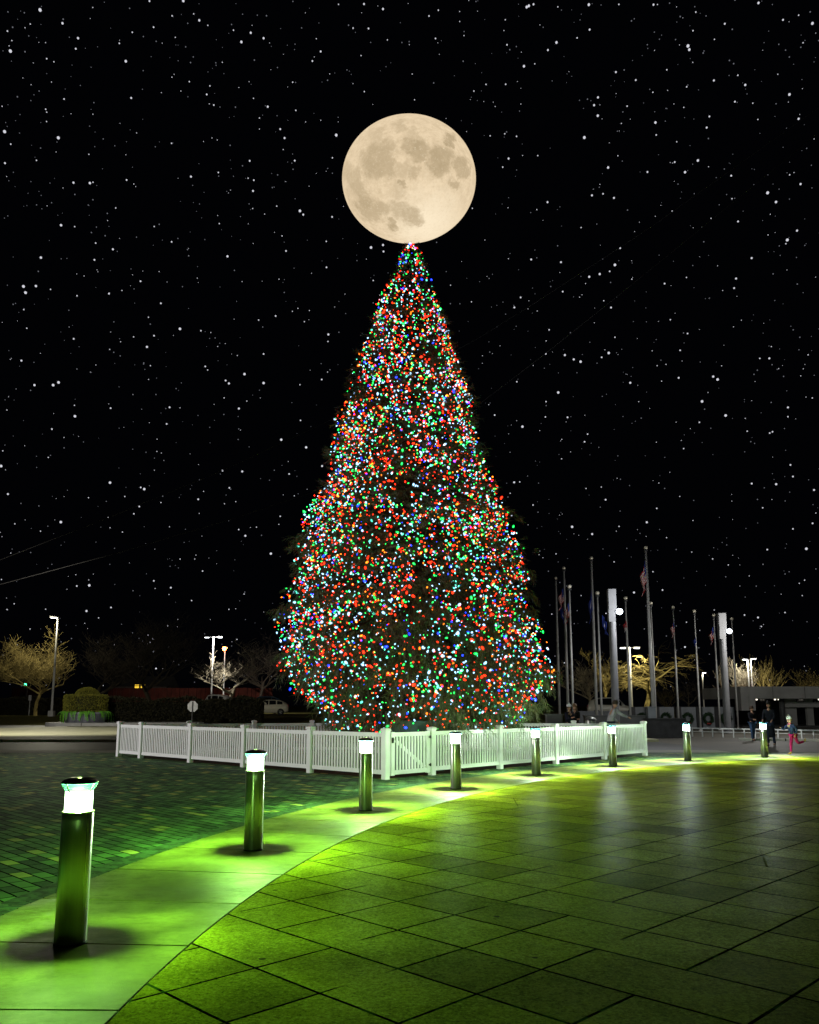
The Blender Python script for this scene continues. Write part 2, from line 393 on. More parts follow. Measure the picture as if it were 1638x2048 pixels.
def fpost(p,a):
    po=MB().box((0,0,.50),(.127,.127,1.00)).build('post',VINYL,fence,loc=(p.x,p.y,.012),rz=a)
    MB().box((0,0,1.012),(.150,.150,.024)).box((0,0,1.05),(.178,.178,.05),taper=.86).box((0,0,1.083),(.150,.150,.016),taper=.2).build('post_cap',VINYL2,po)
def panel(A,B_,name='panel',zb=.10,zt=.985,inset=.066,parent=None,brace=False):
    d=(B_-A); L=d.length-2*inset; a=math.atan2(d.y,d.x); mid=(A+B_)/2
    pk=MB(); n=max(3,round(L/.0965)); 
    for k in range(n):
        x=-L/2+(k+.5)*L/n; pk.box((x,random.uniform(-.0015,.0015),(zb+zt)/2),(.050,.022,zt-zb-.17))
    o=pk.build(name,VINYL,parent or fence,loc=(mid.x,mid.y,.012),rz=a)
    MB().box((0,0,zt-.045),(L,.045,.090)).build('top_rail',VINYL,o)
    MB().box((0,0,zb+.045),(L,.045,.090)).build('bottom_rail',VINYL,o)
    return o,L,a
def run(pts,skip=()):
    for i in range(len(pts)-1):
        if i not in skip: panel(pts[i],pts[i+1])
run(front_l); run(front_r,(0,)); run(back)
dl=math.atan2((FC-FL).y,(FC-FL).x); dr=math.atan2((FR-FC).y,(FR-FC).x)
for p in front_l[:-1]: fpost(p,dl)
for p in front_r: fpost(p,dr)
for i,p in enumerate(back[1:-1]): 
    q=back[i+2]-back[i]; fpost(p,math.atan2(q.y,q.x))
# gate between the corner post and the next post
A=FC.lerp(front_r[1],.10); B2=FC.lerp(front_r[1],.955)
g,L,a=panel(A,B2,'gate',.085,.985,.055)
MB().box((-L/2+.0,0,.53),(.105,.052,.93)).build('gate_stile',VINYL,g); MB().box((L/2-.02,0,.53),(.105,.052,.93)).build('gate_stile',VINYL,g)
ang=math.atan2(.72-.17,-(L-.2)); ln=math.hypot(.55,L-.2)
MB().box((.02,.030,.50),(ln,.03,.075),Matrix.Rotation(ang if ang<0 else -(PI-ang)+0,3,'Y').inverted() if False else Matrix.Rotation(math.atan2(.62,L-.22),3,'Y')).build('gate_brace',VINYL,g)
for z in (.24,.86): MB().box((L/2+.03,-.036,z),(.10,.012,.035)).box((L/2+.03,-.042,z),(.03,.016,.07)).build('hinge',HINGE,g)
MB().box((-L/2-.02,-.036,.82),(.05,.016,.12)).tube([(-L/2-.02,-.05,.80),(-L/2-.02,-.06,.86)],.012,6).build('latch',HINGE,g)
mb=MB(); poly=[(p.x,p.y,.009) for p in (FC,FR,M3,M2,M1,FL)]; c_=sum((Vector(p) for p in poly),Vector())/6
poly=[Vector(p).lerp(c_,.03) for p in poly]; mb.add(poly,[tuple(range(6))]); tag(mb.build('mulch_bed',mul),kind='structure')

# ------------------------------------------------------------------ lit conifer
TY=22.6; TX=at(822,1400,TY).x
SIL=[(487,821,826),(510,799,845),(540,795,853),(580,768,870),(610,754,876),(660,745,897),(700,724,905),(750,712,924),(800,690,944),(860,667,950),(900,665,962),(950,659,977),
 (1000,632,1000),(1050,607,1020),(1100,597,1038),(1150,595,1052),(1200,570,1067),(1250,555,1079),(1300,553,1090),(1340,560,1096),(1380,588,1093),(1420,628,1080),(1447,650,1045),(1475,690,1000)]
zz=[];rl=[];rr=[]
for y,a,b_ in SIL:
    q=at(a,y,TY); q2=at(b_,y,TY); zz.append(q.z); rl.append(TX-q.x); rr.append(q2.x-TX)
zz=np.array(zz)[::-1]; rl=np.array(rl)[::-1]; rr=np.array(rr)[::-1]
def Rad(z,phi):
    c=.5*(1+np.cos(phi)); return np.interp(z,zz,rl)*(1-c)+np.interp(z,zz,rr)*c
ZT=zz[-1]; ZB=zz[0]
tree=thing('christmas_tree','tall conifer covered in coloured bulbs inside the white picket fence, moon over its tip','christmas tree',(TX,TY,0))
bark=plain('conifer_bark',(.06,.04,.025),.9,0,.1,.4,7,.02)
MB().tube([(0,0,0),(0,0,1.2),(.05,0,5),(0,.03,10),(0,0,ZT-.3)],[.30,.26,.19,.09,.02],10).build('trunk',bark,tree)
def needle_mat():
    t=NT('conifer_needles'); co=t.coord(); n1=t.noise(co,1.2,3,.6); n2=t.noise(co,9,2,.6)
    col=t.mix(t.ramp(n1,.38,.62),(.055,.095,.035,1),(.085,.07,.032,1)); col=t.mix(t.ramp(n2,.4,.7,0,.6),col,(.13,.16,.065,1))
    p=t.bsdf(col,.6,0,.3); return t.m
NEED=needle_mat()
# branches
NBR=1500
zs=[]; 
while len(zs)<NBR:
    z=random.uniform(ZB+.1,ZT-.05); 
    if random.random()< (.25+float(Rad(z,0))/3.9): zs.append(z)
SPR=[]; LIMB=MB(); 
for i,z in enumerate(zs):
    phi=random.uniform(0,2*PI); r=float(Rad(z,phi))*random.uniform(.80,1.05)*(1+.10*mnoise.noise(Vector((math.cos(phi)*2,math.sin(phi)*2,z*1.1))))
    if random.random()<.10: r*=1.07
    d=np.array([math.cos(phi),math.sin(phi),0]); side=np.array([-d[1],d[0],0])
    up=.35*r*(.3+.7*(z/ZT)); zs0=min(z+.25*r*(1-z/ZT)+.02,ZT-.02); tip=np.array([d[0]*r,d[1]*r,z]); root=np.array([0,0,zs0])
    mid=root*.5+tip*.5+np.array([0,0,.12*r])
    if i%3==0 and r>.6: LIMB.tube([root,mid,tip],[.018+.008*r,.012+.004*r,.004],4,False)
    ns=int(11+9*min(r,3.))
    for k in range(ns):
        t=1-random.random()**1.6*.62; 
        p=(1-t)**2*root+2*t*(1-t)*mid+t*t*tip
        wv=min(.55,.20+.16*r)*(1.15-t*.75)
        p=p+side*random.gauss(0,wv*.55)+np.array([0,0,random.gauss(0,.05)])
        droop=np.clip((7.5-z)/7.,0,1)
        dirv=d*random.uniform(.25,.9)*(1-.65*droop)+side*random.gauss(0,.55)*(1-.4*droop)+np.array([0,0,-random.uniform(-.25,.5)-droop*random.uniform(.4,1.7)])
        dirv/=np.linalg.norm(dirv)+1e-6
        ln=random.uniform(.14,.30)*(1+droop*random.uniform(0,.9))*(.55 if z>12.8 else 1)
        SPR.append((*p,*dirv,ln))
LIMB.build('limbs',bark,tree)
SPR=np.array(SPR); ns=len(SPR)
# each spray: a centre needle-strip and six side needle-blades, thin triangles
p0=SPR[:,:3]; dv=SPR[:,3:6]; ln=SPR[:,6:7]
rv=RNG.normal(size=(ns,3)); s1=np.cross(dv,rv); s1/=np.linalg.norm(s1,axis=1,keepdims=True)+1e-9; s2=np.cross(dv,s1)
Vs=[];
def tri(base,dirr,l,wd,wdir): 
    Vs.append(np.stack([base-wdir*wd,base+wdir*wd,base+dirr*l],1))
tri(p0,dv,ln*1.1,.011,s1)
for k in range(6):
    t=.05+.8*k/6; a=(1 if k%2 else -1)
    sd=(s1*a*.8+s2*RNG.uniform(-.5,.5,(ns,1))); dd=dv*.75+sd*.62; dd/=np.linalg.norm(dd,axis=1,keepdims=True)
    tri(p0+dv*ln*t,dd,ln*RNG.uniform(.35,.6,(ns,1)),.010,dv)
V=np.concatenate(Vs,0).reshape(-1,3); Fc=np.arange(len(V)).reshape(-1,3)
crown=np_mesh('crown',V,Fc,NEED,tree)
# bulbs
BC={'red':((1,.020,.005),8.5),'amber':((1,.20,.012),5.5),'white':((.36,.68,1.),4.2),'green':((.004,1,.10),5.),'blue':((.01,.03,1),14.),'aqua':((.10,1.,.66),4.5)}
BM={k:glow('bulb_glow_'+k,[x*.95+.05*(.0 if k in('red','amber','blue') else .6) for x in c],s) for k,(c,s) in BC.items()}
def shell_mat(k,c):
    t=NT('bulb_glass_'+k); tr=t.n('ShaderNodeBsdfTransparent'); e=t.n('ShaderNodeEmission'); e.inputs[0].default_value=c4(c); e.inputs[1].default_value={'red':1.15,'amber':.9,'white':.75,'green':.75,'blue':1.4,'aqua':.6}[k]
    a=t.n('ShaderNodeAddShader'); t.l(tr.outputs[0],a.inputs[0]); t.l(e.outputs[0],a.inputs[1]); t.l(a.outputs[0],t.out.inputs[0]); return t.m
BS={k:shell_mat(k,c) for k,(c,s) in BC.items()}
NB=9300
idx=[]; nz3=RNG.uniform(-1,1,(40,3)); 
def clump(p): return mnoise.noise(Vector((p[0]*.9,p[1]*.9,p[2]*.8)))*1.4+mnoise.noise(Vector((p[0]*2.4+7,p[1]*2.4,p[2]*2.0)))
bul=[]; occ=set()
rad=np.hypot(p0[:,0],p0[:,1]); surf=Rad(p0[:,2],np.arctan2(p0[:,1],p0[:,0])); rel=rad/np.maximum(surf,.05)
order=RNG.permutation(ns)
tries=0
while len(bul)<NB and tries<90000:
    tries+=1
    z=random.uniform(ZB+.18,ZT-.03); phi=random.uniform(0,2*PI); R0=float(Rad(z,phi))
    if random.random()>(R0+.12)/4.1: continue
    if random.random()>(.30 if math.sin(phi)>.25 else .42+.58*max(0.,-math.sin(phi))): continue
    R0*=1+.10*mnoise.noise(Vector((math.cos(phi)*2,math.sin(phi)*2,z*1.1)))
    p=np.array([math.cos(phi)*R0,math.sin(phi)*R0,z])
    if random.random()>np.interp(z,[1.3,2.2,4,8,12,15.5],[.42,.72,.85,.95,1.,1.]): continue
    if clump(p)<-.25 and random.random()<.72: continue
    p=np.array([math.cos(phi),math.sin(phi),0])*R0*(random.uniform(.84,1.02) if random.random()<.8 else random.uniform(.68,.86)); p[2]=z
    key=tuple(np.floor(p/.085).astype(int))
    if key in occ: continue
    occ.add(key); bul.append((*p,))
for k in range(20):                                   # dense tip
    z=ZT-abs(random.gauss(0,.5)); phi=random.uniform(0,2*PI); r=float(Rad(z,phi)); bul.append((r*math.cos(phi),r*math.sin(phi),z))
bul=np.array(bul); nb=len(bul)
kinds=RNG.choice(['red','amber','white','green','blue','aqua'],nb,p=[.34,.085,.235,.17,.05,.12])
def bulb_verts():
    b=MB(); b.lathe([(0,.026),(.0085,.018),(.0115,.0),(.0085,-.014),(0,-.020)],6); b.mi=1; b.lathe([(0,.050),(.017,.040),(.026,.012),(.025,-.010),(.015,-.026),(0,-.033)],8); return np.array(b.v),b.f,b.m
bv,bf,bm_=bulb_verts()
BW=.72
def bulb_mesh(name,k): 
    me=bpy.data.meshes.new(name); me.from_pydata([tuple(v) for v in bv*BW],[],bf); me.materials.append(BM[k]); me.materials.append(BS[k]); me.polygons.foreach_set('material_index',bm_); me.update(); return me
BME={k:bulb_mesh('bulb',k) for k in BC}
score=-bul[:,1]+RNG.normal(0,.25,nb)+np.where(bul[:,1]<0,0,-9)-.12*bul[:,2]
pick=set(np.argsort(-score)[:300].tolist())
def rot_rand(droop=1.):
    ax=Vector((random.gauss(0,1),random.gauss(0,1),random.gauss(-.5,1))).normalized(); return Vector((0,0,1)).rotation_difference(ax).to_matrix()
accV={k:[] for k in BC}
BL={'red':'red','amber':'amber','white':'cool white','green':'green','blue':'deep blue','aqua':'pale aqua'}
for i in range(nb):
    k=str(kinds[i]); M=rot_rand(); s=random.choice((.55,.65,.75,.85,.95,1.05,1.2,1.6))
    if i in pick:
        o=link('light_bulb',BME[k]); o.matrix_world=Matrix.Translation(Vector(bul[i])+Vector((TX,TY,0)))@(M*(s*1.15)).to_4x4()
        tag(o,'%s bulb glowing on the near side of the big conifer, lower half'%BL[k],'light bulb','%s bulbs on the near side of the conifer'%BL[k])
    else:
        accV[k].append(bv*BW*s@np.array(M).T+bul[i])
b=MB(); mats=[]
for mi,k in enumerate(BC):
    mats+=[BM[k],BS[k]]
    for v in accV[k]: b.add(v,bf); b.m[-len(bf):]=[2*mi+q for q in bm_]
sl=b.build('string_lights',mats,loc=(TX,TY,0)); tag(sl,'thousands of small red, white, green and blue bulbs all over the conifer','string lights',kind='stuff')

# ------------------------------------------------------------------ moon
def moon_mat():
    t=NT('moon_surface'); co=t.coord()
    wv=t.n('ShaderNodeVectorMath',operation='MULTIPLY_ADD'); nn=t.n('ShaderNodeVectorMath',operation='SUBTRACT'); t.l(t.noise(co,4.5,6,.65,1),nn.inputs[0]); nn.inputs[1].default_value=(.5,.5,.5)
    t.l(nn.outputs[0],wv.inputs[0]); wv.inputs[1].default_value=(.46,0,.46); t.l(co,wv.inputs[2])
    flat=t.n('ShaderNodeVectorMath',operation='MULTIPLY'); t.l(wv.outputs[0],flat.inputs[0]); flat.inputs[1].default_value=(1,0,1)
    MAR=[(870,480,115,1),(930,520,90,.9),(800,440,80,.8),(540,520,150,.85),(480,640,140,.9),(600,650,120,.8),(400,540,70,.6),(250,740,110,.6),(300,880,120,.75),(350,1020,130,.95),(420,1120,120,.8),(520,1080,110,.8),(1110,560,130,1),(1070,650,120,1),(1180,520,80,.8),(1310,600,95,.9),(1350,690,70,.8),(1230,385,66,1),(1265,825,66,.8),(630,1255,75,1),(820,1140,120,.85),(700,1090,100,.7),(860,1190,70,.8),(735,830,45,.9),(840,690,70,.7),(740,700,80,.5),(730,250,75,.55),(500,330,90,.4),(860,330,80,.45),(190,650,70,.45),(700,900,90,.45)]
    acc=None
    for x,y,r,s in MAR:
        d=t.n('ShaderNodeVectorMath',operation='DISTANCE'); t.l(flat.outputs[0],d.inputs[0]); d.inputs[1].default_value=((x-808)/688,0,(790-y)/688)
        v=t.ramp(d.outputs['Value'],r/688*.5,r/688*1.28,s,0)
        acc=v if acc is None else t.math('MAXIMUM',acc,v)
    n1=t.noise(co,9,7,.7); n2=t.noise(co,28,5,.75)
    m=t.math('MULTIPLY',acc,t.ramp(n1,.25,.6,.60,1.))
    base=t.mix(t.ramp(n1,.3,.7),(.70,.545,.35,1),(.86,.68,.45,1))
    d=t.n('ShaderNodeVectorMath',operation='DISTANCE'); t.l(flat.outputs[0],d.inputs[0]); d.inputs[1].default_value=(.25,0,-.62)
    base=t.mix(t.ramp(d.outputs['Value'],.0,.8,.95,0),base,(1.,.84,.60,1))
    # rays of the bright crater
    sub=t.n('ShaderNodeVectorMath',operation='SUBTRACT'); t.l(flat.outputs[0],sub.inputs[0]); sub.inputs[1].default_value=(.25,0,-.66)
    sx=t.n('ShaderNodeSeparateXYZ'); t.l(sub.outputs[0],sx.inputs[0]); an=t.math('ARCTAN2',sx.outputs[2],sx.outputs[0])
    cb=t.n('ShaderNodeCombineXYZ'); t.l(an,cb.inputs[0]); rays=t.ramp(t.noise(cb.outputs[0],7,4,.7),.55,.75)
    rays=t.math('MULTIPLY',rays,t.ramp(d.outputs['Value'],.05,1.1,.9,0))
    col=t.mix(m,base,(.49,.375,.225,1))
    col=t.mix(t.math('MULTIPLY',rays,.7),col,(.98,.85,.62,1))
    vo=t.n('ShaderNodeTexVoronoi'); t.l(co,vo.inputs['Vector']); vo.inputs['Scale'].default_value=9
    col=t.mix(t.ramp(vo.outputs[0],.03,.11,.45,0),col,(.98,.86,.64,1))
    col=t.mix(t.ramp(n2,.5,.75,0,.35),col,(.98,.84,.6,1)); col=t.mix(t.ramp(n2,.5,.28,0,.3),col,(.52,.40,.24,1))
    e=t.n('ShaderNodeEmission'); t.l(col,e.inputs[0]); e.inputs[1].default_value=1.0; t.l(e.outputs[0],t.out.inputs[0]); return t.m
YM=2600.
mc=at(818,361,YM); dist=(mc-Vector((0,0,H))).length; 
b=MB(); b.lathe([(math.sin(PI*k/48),-math.cos(PI*k/48)) for k in range(49)],96)
mo=b.build('moon',moon_mat(),None,True,loc=mc); ms=dist*133.5/F*math.cos(math.atan((PY-357)/F)); mo.scale=(ms,ms,ms*.876)
mo.rotation_euler=(math.atan2(mc.z-H,mc.y),0,0)
tag(mo,'huge pale gold full moon with grey seas just above the tip of the conifer','moon')

# ------------------------------------------------------------------ stars
S=[]
def stars(lst,ox,oy,k): 
    for x,y in lst: S.append((ox+x/k,oy+y/k))
stars([(193,48),(301,112),(740,131),(365,235),(376,184),(632,472),(996,455),(1030,506),(1290,514),(1545,248),(1505,294),(960,98),(883,4),(720,5),(1163,202),(1270,184),(1208,158),(281,664),(1620,651),(1350,622),(1371,665),(1203,775),(1420,774),(920,851),(1219,920),(1223,868),(1052,831),(354,880),(433,882),(610,867),(1445,1016),(1461,1034),(1600,1045),(827,1165),(461,1171),(544,1201),(455,1252),(197,1241),(294,1085),(1096,1235),(1573,1288),(1572,1163),(677,1355),(113,1380),(173,1378),(123,1410),(371,1425),(525,1415),(1378,1209),(606,295),(50,246),(22,634),(24,786)],0,0,2.409)
stars([(103,292),(355,187),(256,410),(282,397),(742,172),(775,16),(867,139),(968,148),(1582,166),(1580,200),(1087,388),(1103,402),(989,320),(533,521),(361,560),(250,622),(817,517),(803,597),(1151,523),(1178,357),(1270,400),(1550,383),(1328,77),(1270,260),(530,880),(678,903),(695,911),(38,935),(671,995),(645,1030),(293,1070),(955,960),(1105,905),(1393,838),(1552,800),(1350,1042),(1182,1136),(1150,1106),(976,1306),(741,1353),(823,1386),(370,1378),(430,1375),(923,1448),(1305,1222),(1475,710),(1355,673),(1072,822),(1448,580),(708,226),(166,410),(1167,826),(5,800)],0,600,2.409)
stars([(166,36),(318,260),(410,266),(453,287),(486,298),(588,277),(622,256),(652,180),(1003,162),(967,243),(726,400),(960,376),(1127,370),(1148,384),(178,395),(319,491),(378,447),(334,144),(1073,490),(1187,558),(1488,564),(1488,519),(1413,637),(1400,643),(1291,634),(1060,591),(984,718),(505,685),(520,648),(423,567),(316,565),(165,881),(192,879),(607,965),(1313,887),(1512,853),(1614,918),(445,1096),(542,1131),(672,1094),(806,1074),(854,1007),(1512,1106),(1577,1202),(1607,1079),(1124,1251),(1388,1206),(153,1041),(71,556),(1398,282),(1352,282),(205,612),(1431,890),(1500,797),(1366,1004)],960,600,2.416)
stars([(137,36),(148,30),(172,22),(36,230),(246,257),(123,340),(456,24),(460,152),(290,218),(788,24),(595,370),(697,411),(503,500),(483,540),(502,594),(965,236),(972,255),(1098,413),(1259,436),(1154,122),(1453,102),(1604,120),(1327,15),(1486,485),(1533,610),(1206,522),(1075,598),(798,629),(802,693),(1061,655),(433,706),(85,700),(44,814),(14,858),(757,883),(555,860),(1016,824),(950,884),(897,832),(1187,902),(1374,990),(1417,1037),(1543,945),(585,1016),(472,1003),(529,995),(244,1038),(1222,1137),(1525,1184),(1475,1232),(160,1332),(313,1346),(563,1393),(512,1407),(458,1421),(617,1274),(590,1360),(845,1456),(1212,1430),(1202,1479),(1292,1325),(74,1578),(106,1527),(322,1497),(570,1579)],1000,0,2.567)
S+= [(728,8),(737,57),(766,18),(871,77),(858,32),(742,495),(766,490),(767,503),(1066,1010),(222,1215),(300,1285),(307,1303),(312,1337),(262,1360),(306,1278),(173,1222),(1268,1185),(1325,1180),(1489,1230),(1516,1235),(1570,1225),(1540,1360),(1370,1294)]
def visible_sky(x,y):
    if math.hypot(x-818,y-356)<138: return False
    for i in range(len(SIL)-1):
        if SIL[i][0]<=y<=SIL[i+1][0]: return not (SIL[i][1]-6<x<SIL[i+1][2]+6)
    return True
named=len(S)
STAR=glow('star_glow',(.80,.80,.88),.85); STAR2=glow('star_glow_faint',(.78,.80,.92),.19)
ico=np.array([(1,0,0),(-1,0,0),(0,1,0),(0,-1,0),(0,0,1),(0,0,-1)],float)
b=MB(); b.lathe([(0,1),(.7,.7),(1,0),(.7,-.7),(0,-1)],8); sv=np.array(b.v); sf=b.f
YS=5200.
sme=bpy.data.meshes.new('star'); sme.from_pydata(b.v,[],b.f); sme.materials.append(STAR); sme.update()
rs=random.Random(5); S2=[]
while len(S)<300:
    x,y=rs.uniform(0,1638),rs.uniform(0,1330)
    if visible_sky(x,y): S.append((x,y))
for i,(x,y) in enumerate(S):
    p=at(x,y,YS); o=link('star',sme,None,p)
    o.scale=[(p.length/F)*((rs.choice((1.2,1.35,1.5,1.7,2.0,2.4)) if i<named else rs.uniform(.95,1.2)))]*3
    tag(o,'small bright white star in the black night sky','star','bright stars of the night sky')
fb=MB(); k=0
while k<3200:
    x,y=rs.uniform(-500,2140),rs.uniform(-400,1390)
    if not visible_sky(x,y): continue
    p=at(x,y,YS); s=p.length/F*rs.choice((.45,.5,.55,.6,.7,.8,.9,1.05)); fb.mi=0 if rs.random()<.35 else 1
    fb.add([tuple(v*s+np.array(p)) for v in sv],sf); k+=1
tag(fb.build('stars',[STAR,STAR2]),'dust of faint tiny stars across the whole black sky','stars',kind='stuff')
# ------------------------------------------------------------------ bare trees
def twig_mat(name,a,b):
    t=NT(name); n=t.noise(t.coord(),2.5,3); t.bsdf(t.mix(n,c4(a),c4(b)),.8,0,.2); return t.m
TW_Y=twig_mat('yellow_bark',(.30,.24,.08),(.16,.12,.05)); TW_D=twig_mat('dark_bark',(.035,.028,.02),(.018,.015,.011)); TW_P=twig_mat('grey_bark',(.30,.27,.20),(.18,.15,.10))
def bare_tree(name,label,base,hgt,seed,mat,lv=5,spread=.9,trunk_r=.16,lean=(0,0),upright=.25,droop=0.,split=.28,group=None):
    r=random.Random(seed); T=MB(); C=MB()
    root=thing(name,label,'tree',base,0,group)
    def grow(p,d,L,rad,k):
        pts=[p]; rr_=[rad]; n=4 if k<2 else 3; q=p.copy(); dd=d.copy()
        for i in range(n):
            dd=(dd+Vector((r.gauss(0,.16),r.gauss(0,.16),r.gauss(.04,.10)-droop*(k>=3)*.22))).normalized(); q=q+dd*L/n; pts.append(q.copy()); rr_.append(max(rad*(1-.45*(i+1)/n),.006))
        (T if k==0 else C).tube(pts,rr_,6 if k<2 else (4 if k<3 else 3),False)
        if k>=lv: return
        nc=r.choice((3,4,4)) if k else r.choice((3,4,5))
        for j in range(nc):
            t=1. if j==0 else r.uniform(.35 if k else .75,1.); i=min(n,max(1,int(t*n))); p2=pts[i]
            a=r.uniform(0,2*PI); ax=Vector((math.cos(a),math.sin(a),r.uniform(-.25,.3)+upright)); nd=(dd*(.55 if k else .25)+ax*spread*(.5 if j==0 else 1)).normalized()
            grow(p2,nd,L*r.uniform(.60,.82)*(1.25 if k==0 else 1),max(rr_[i]*.68,.008),k+1)
    grow(Vector((0,0,-.1)),Vector((lean[0],lean[1],1)).normalized(),hgt*split,trunk_r,0)
    zmax=max(v[2] for v in C.v); s=hgt/zmax
    for B in (T,C): B.v=[(v[0]*s,v[1]*s,v[2]*s) for v in B.v]
    T.build('trunk',mat,root); C.build('crown',mat,root); return root
def ground_at(px,Y): q=at(px,1412,Y); return Vector((q.x,Y,terr(Y)))
def hof(py,Y): return at(819,py,Y).z-terr(Y)
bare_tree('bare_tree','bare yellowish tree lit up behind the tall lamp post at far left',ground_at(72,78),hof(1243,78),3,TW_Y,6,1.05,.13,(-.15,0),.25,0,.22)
bare_tree('bare_tree','dim bare tree just right of the tall lamp post at left, above the round planter',ground_at(185,84),hof(1262,84),4,TW_D,6,1.0,.2,(.05,0),.3,0,.26)
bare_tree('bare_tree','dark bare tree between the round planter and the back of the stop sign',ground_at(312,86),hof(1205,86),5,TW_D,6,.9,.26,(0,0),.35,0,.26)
bare_tree('bare_tree','pale bare tree with a spreading crown under the twin lamp behind the hedge',ground_at(448,98),hof(1272,98),8,TW_P,5,1.2,.16,(.1,0),.2,0,.22)
bare_tree('bare_tree','dark tall bare tree left of the conifer, behind the parked cars',ground_at(520,112),hof(1228,112),9,TW_D,5,.9,.26,(0,0),.3,0,.3)
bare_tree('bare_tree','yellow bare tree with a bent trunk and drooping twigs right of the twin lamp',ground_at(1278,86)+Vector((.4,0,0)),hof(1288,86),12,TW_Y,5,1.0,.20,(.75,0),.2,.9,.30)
bare_tree('bare_tree','yellowish bare tree behind the grey pillar, left of the twin lamp',ground_at(1216,88),hof(1292,88),14,TW_Y,5,.9,.15,(-.1,0),.3,.2,.25)
bare_tree('bare_tree','small thin bare tree below the drooping yellow tree, behind the flagpoles',ground_at(1334,80),hof(1370,80),15,TW_Y,4,.6,.07,(0,0),.5,0,.35)
bare_tree('bare_tree','dim bare tree with twigs to the right of the conifer, behind the flagpoles',ground_at(1180,96),hof(1310,96),16,TW_P,5,.9,.15,(.1,0),.3,0,.25)
bare_tree('bare_tree','pale bare tree with upright limbs left of the floodlights above the grey building',ground_at(1488,92),hof(1312,92),17,TW_P,5,.7,.2,(-.1,0),.6,0,.22)
bare_tree('bare_tree','bright bare tree with few upright limbs right of the floodlights above the grey building',ground_at(1528,96),hof(1306,96),21,TW_Y,4,.6,.22,(.15,0),.7,0,.25)
bare_tree('bare_tree','dim bare tree over the right end of the grey building roof',ground_at(1625,98),hof(1330,98),19,TW_Y,5,.9,.15,(0,0),.4,0,.25)
bare_tree('bare_tree','small dim bare tree between the second and third right flagpoles',ground_at(1383,104),hof(1345,104),25,TW_D,5,.9,.13,(0,0),.3,0,.3)

# ------------------------------------------------------------------ street lamps
POLE=plain('galvanised_pole',(.42,.42,.42),.5,.3,.5,.12,3); HEADM=plain('lamp_housing',(.05,.05,.055),.5,.3)
LED=glow('lamp_lens_glow',(.93,.96,1.),9.)
def street_lamp(label,px,Y,ytop,heads,rad=.11,group=None):
    g=ground_at(px,Y); h=hof(ytop,Y); o=thing('street_lamp',label,'street lamp',g,0,group)
    MB().box((0,0,.25),(rad*4.2,rad*4.2,.5)).build('base',POLE,o)
    MB().tube([(0,0,.5),(0,0,h*.5),(0,0,h)],[rad,rad*.85,rad*.62],10).build('pole',POLE,o)
    for dx in heads:
        s=1 if dx>0 else -1
        MB().tube([(0,0,h-.12),(dx*.55,0,h-.06)],.03,6).build('arm',HEADM,o)
        hd=MB().box((dx,-.03,h-.05),(.62,.34,.11)).build('lamp_head',HEADM,o)
        MB().box((dx,-.06,h-.135),(.46,.30,.05)).build('lens',LED,hd)
    return o,g,h
o,g,h=street_lamp('tall single headed lamp post on the grass before the yellowish tree at far left',104,75,1233,(-.34,))
SPOT_T=(-17,44,0)
sp=lamp('lamp_light','SPOT',(-.34,-.1,h-.22),3000,(1,.95,.72),.10,o,None,R_(90),.6)
def aim(li,loc_world,tgt): li.rotation_euler=(Vector(tgt)-Vector(loc_world)).to_track_quat('-Z','Y').to_euler()
aim(sp,g+Vector((-.34,-.1,h-.22)),SPOT_T)
sp=lamp('lamp_light','SPOT',(-.8,-1.,h-.5),1200,(1,.92,.62),.12,o,None,R_(140),.5); aim(sp,(0,0,0),(-.8,4,-1.2))
o,g,h=street_lamp('tall twin headed lamp post behind the hedge, left of the conifer',422,100,1273,(-.8,.8))
sp=lamp('lamp_light','SPOT',(.3,-1.4,h-.5),7500,(1,.95,.85),.12,o,None,R_(140),.5); aim(sp,(0,0,0),(1,3,-1.6))
o,g,h=street_lamp('twin headed lamp post beside the drooping yellow tree, between flagpoles',1264,84,1294,(-.72,.72))
sp=lamp('lamp_light','SPOT',(.3,-1.4,h-.5),2700,(1,.93,.60),.12,o,None,R_(140),.5); aim(sp,(0,0,0),(.5,3,-1.2))
o,g,h=street_lamp('small far lamp post between two flagpoles left of the white pillar',1408,112,1344,(.25,))
sp=lamp('lamp_light','SPOT',(.2,-.2,h-.4),400,(1,.9,.6),.12,o,None,R_(130),.5); aim(sp,(0,0,0),(-.6,3,-1.4))
o,g,h=street_lamp('tall floodlight mast with a head to its left above the grey building',1501,90,1317,(-.28,))
sp=lamp('lamp_light','SPOT',(-.2,-.6,h-.45),1300,(1,.95,.80),.12,o,None,R_(140),.5); aim(sp,(0,0,0),(-1,3,-1.4))
o,g,h=street_lamp('slim floodlight mast with a head to its right above the grey building',1507,92,1316,(.30,))
sp=lamp('lamp_light','SPOT',(.3,-.6,h-.45),1300,(1,.95,.70),.12,o,None,R_(140),.5); aim(sp,(0,0,0),(2,3,-1.4))
o,g,h=street_lamp('tall lamp post at the road edge, left of the pale apron and planter',-190,40,1105,(.40,))
sp=lamp('lamp_light','SPOT',(.55,-.1,h-.36),8500,(1,.95,.80),.14,o,None,R_(110),.7); aim(sp,g+Vector((.55,-.1,h-.36)),(-20,53,0))
o,g,h=street_lamp('lower lamp post beyond the brick pavers, far left of the fence',-2666,16,1012,(.40,))
sp=lamp('lamp_light','SPOT',(.55,-.1,h-.36),18000,(1,.97,.94),.14,o,None,R_(40),.6); aim(sp,g+Vector((.55,-.1,h-.36)),(-5.5,22,.4))
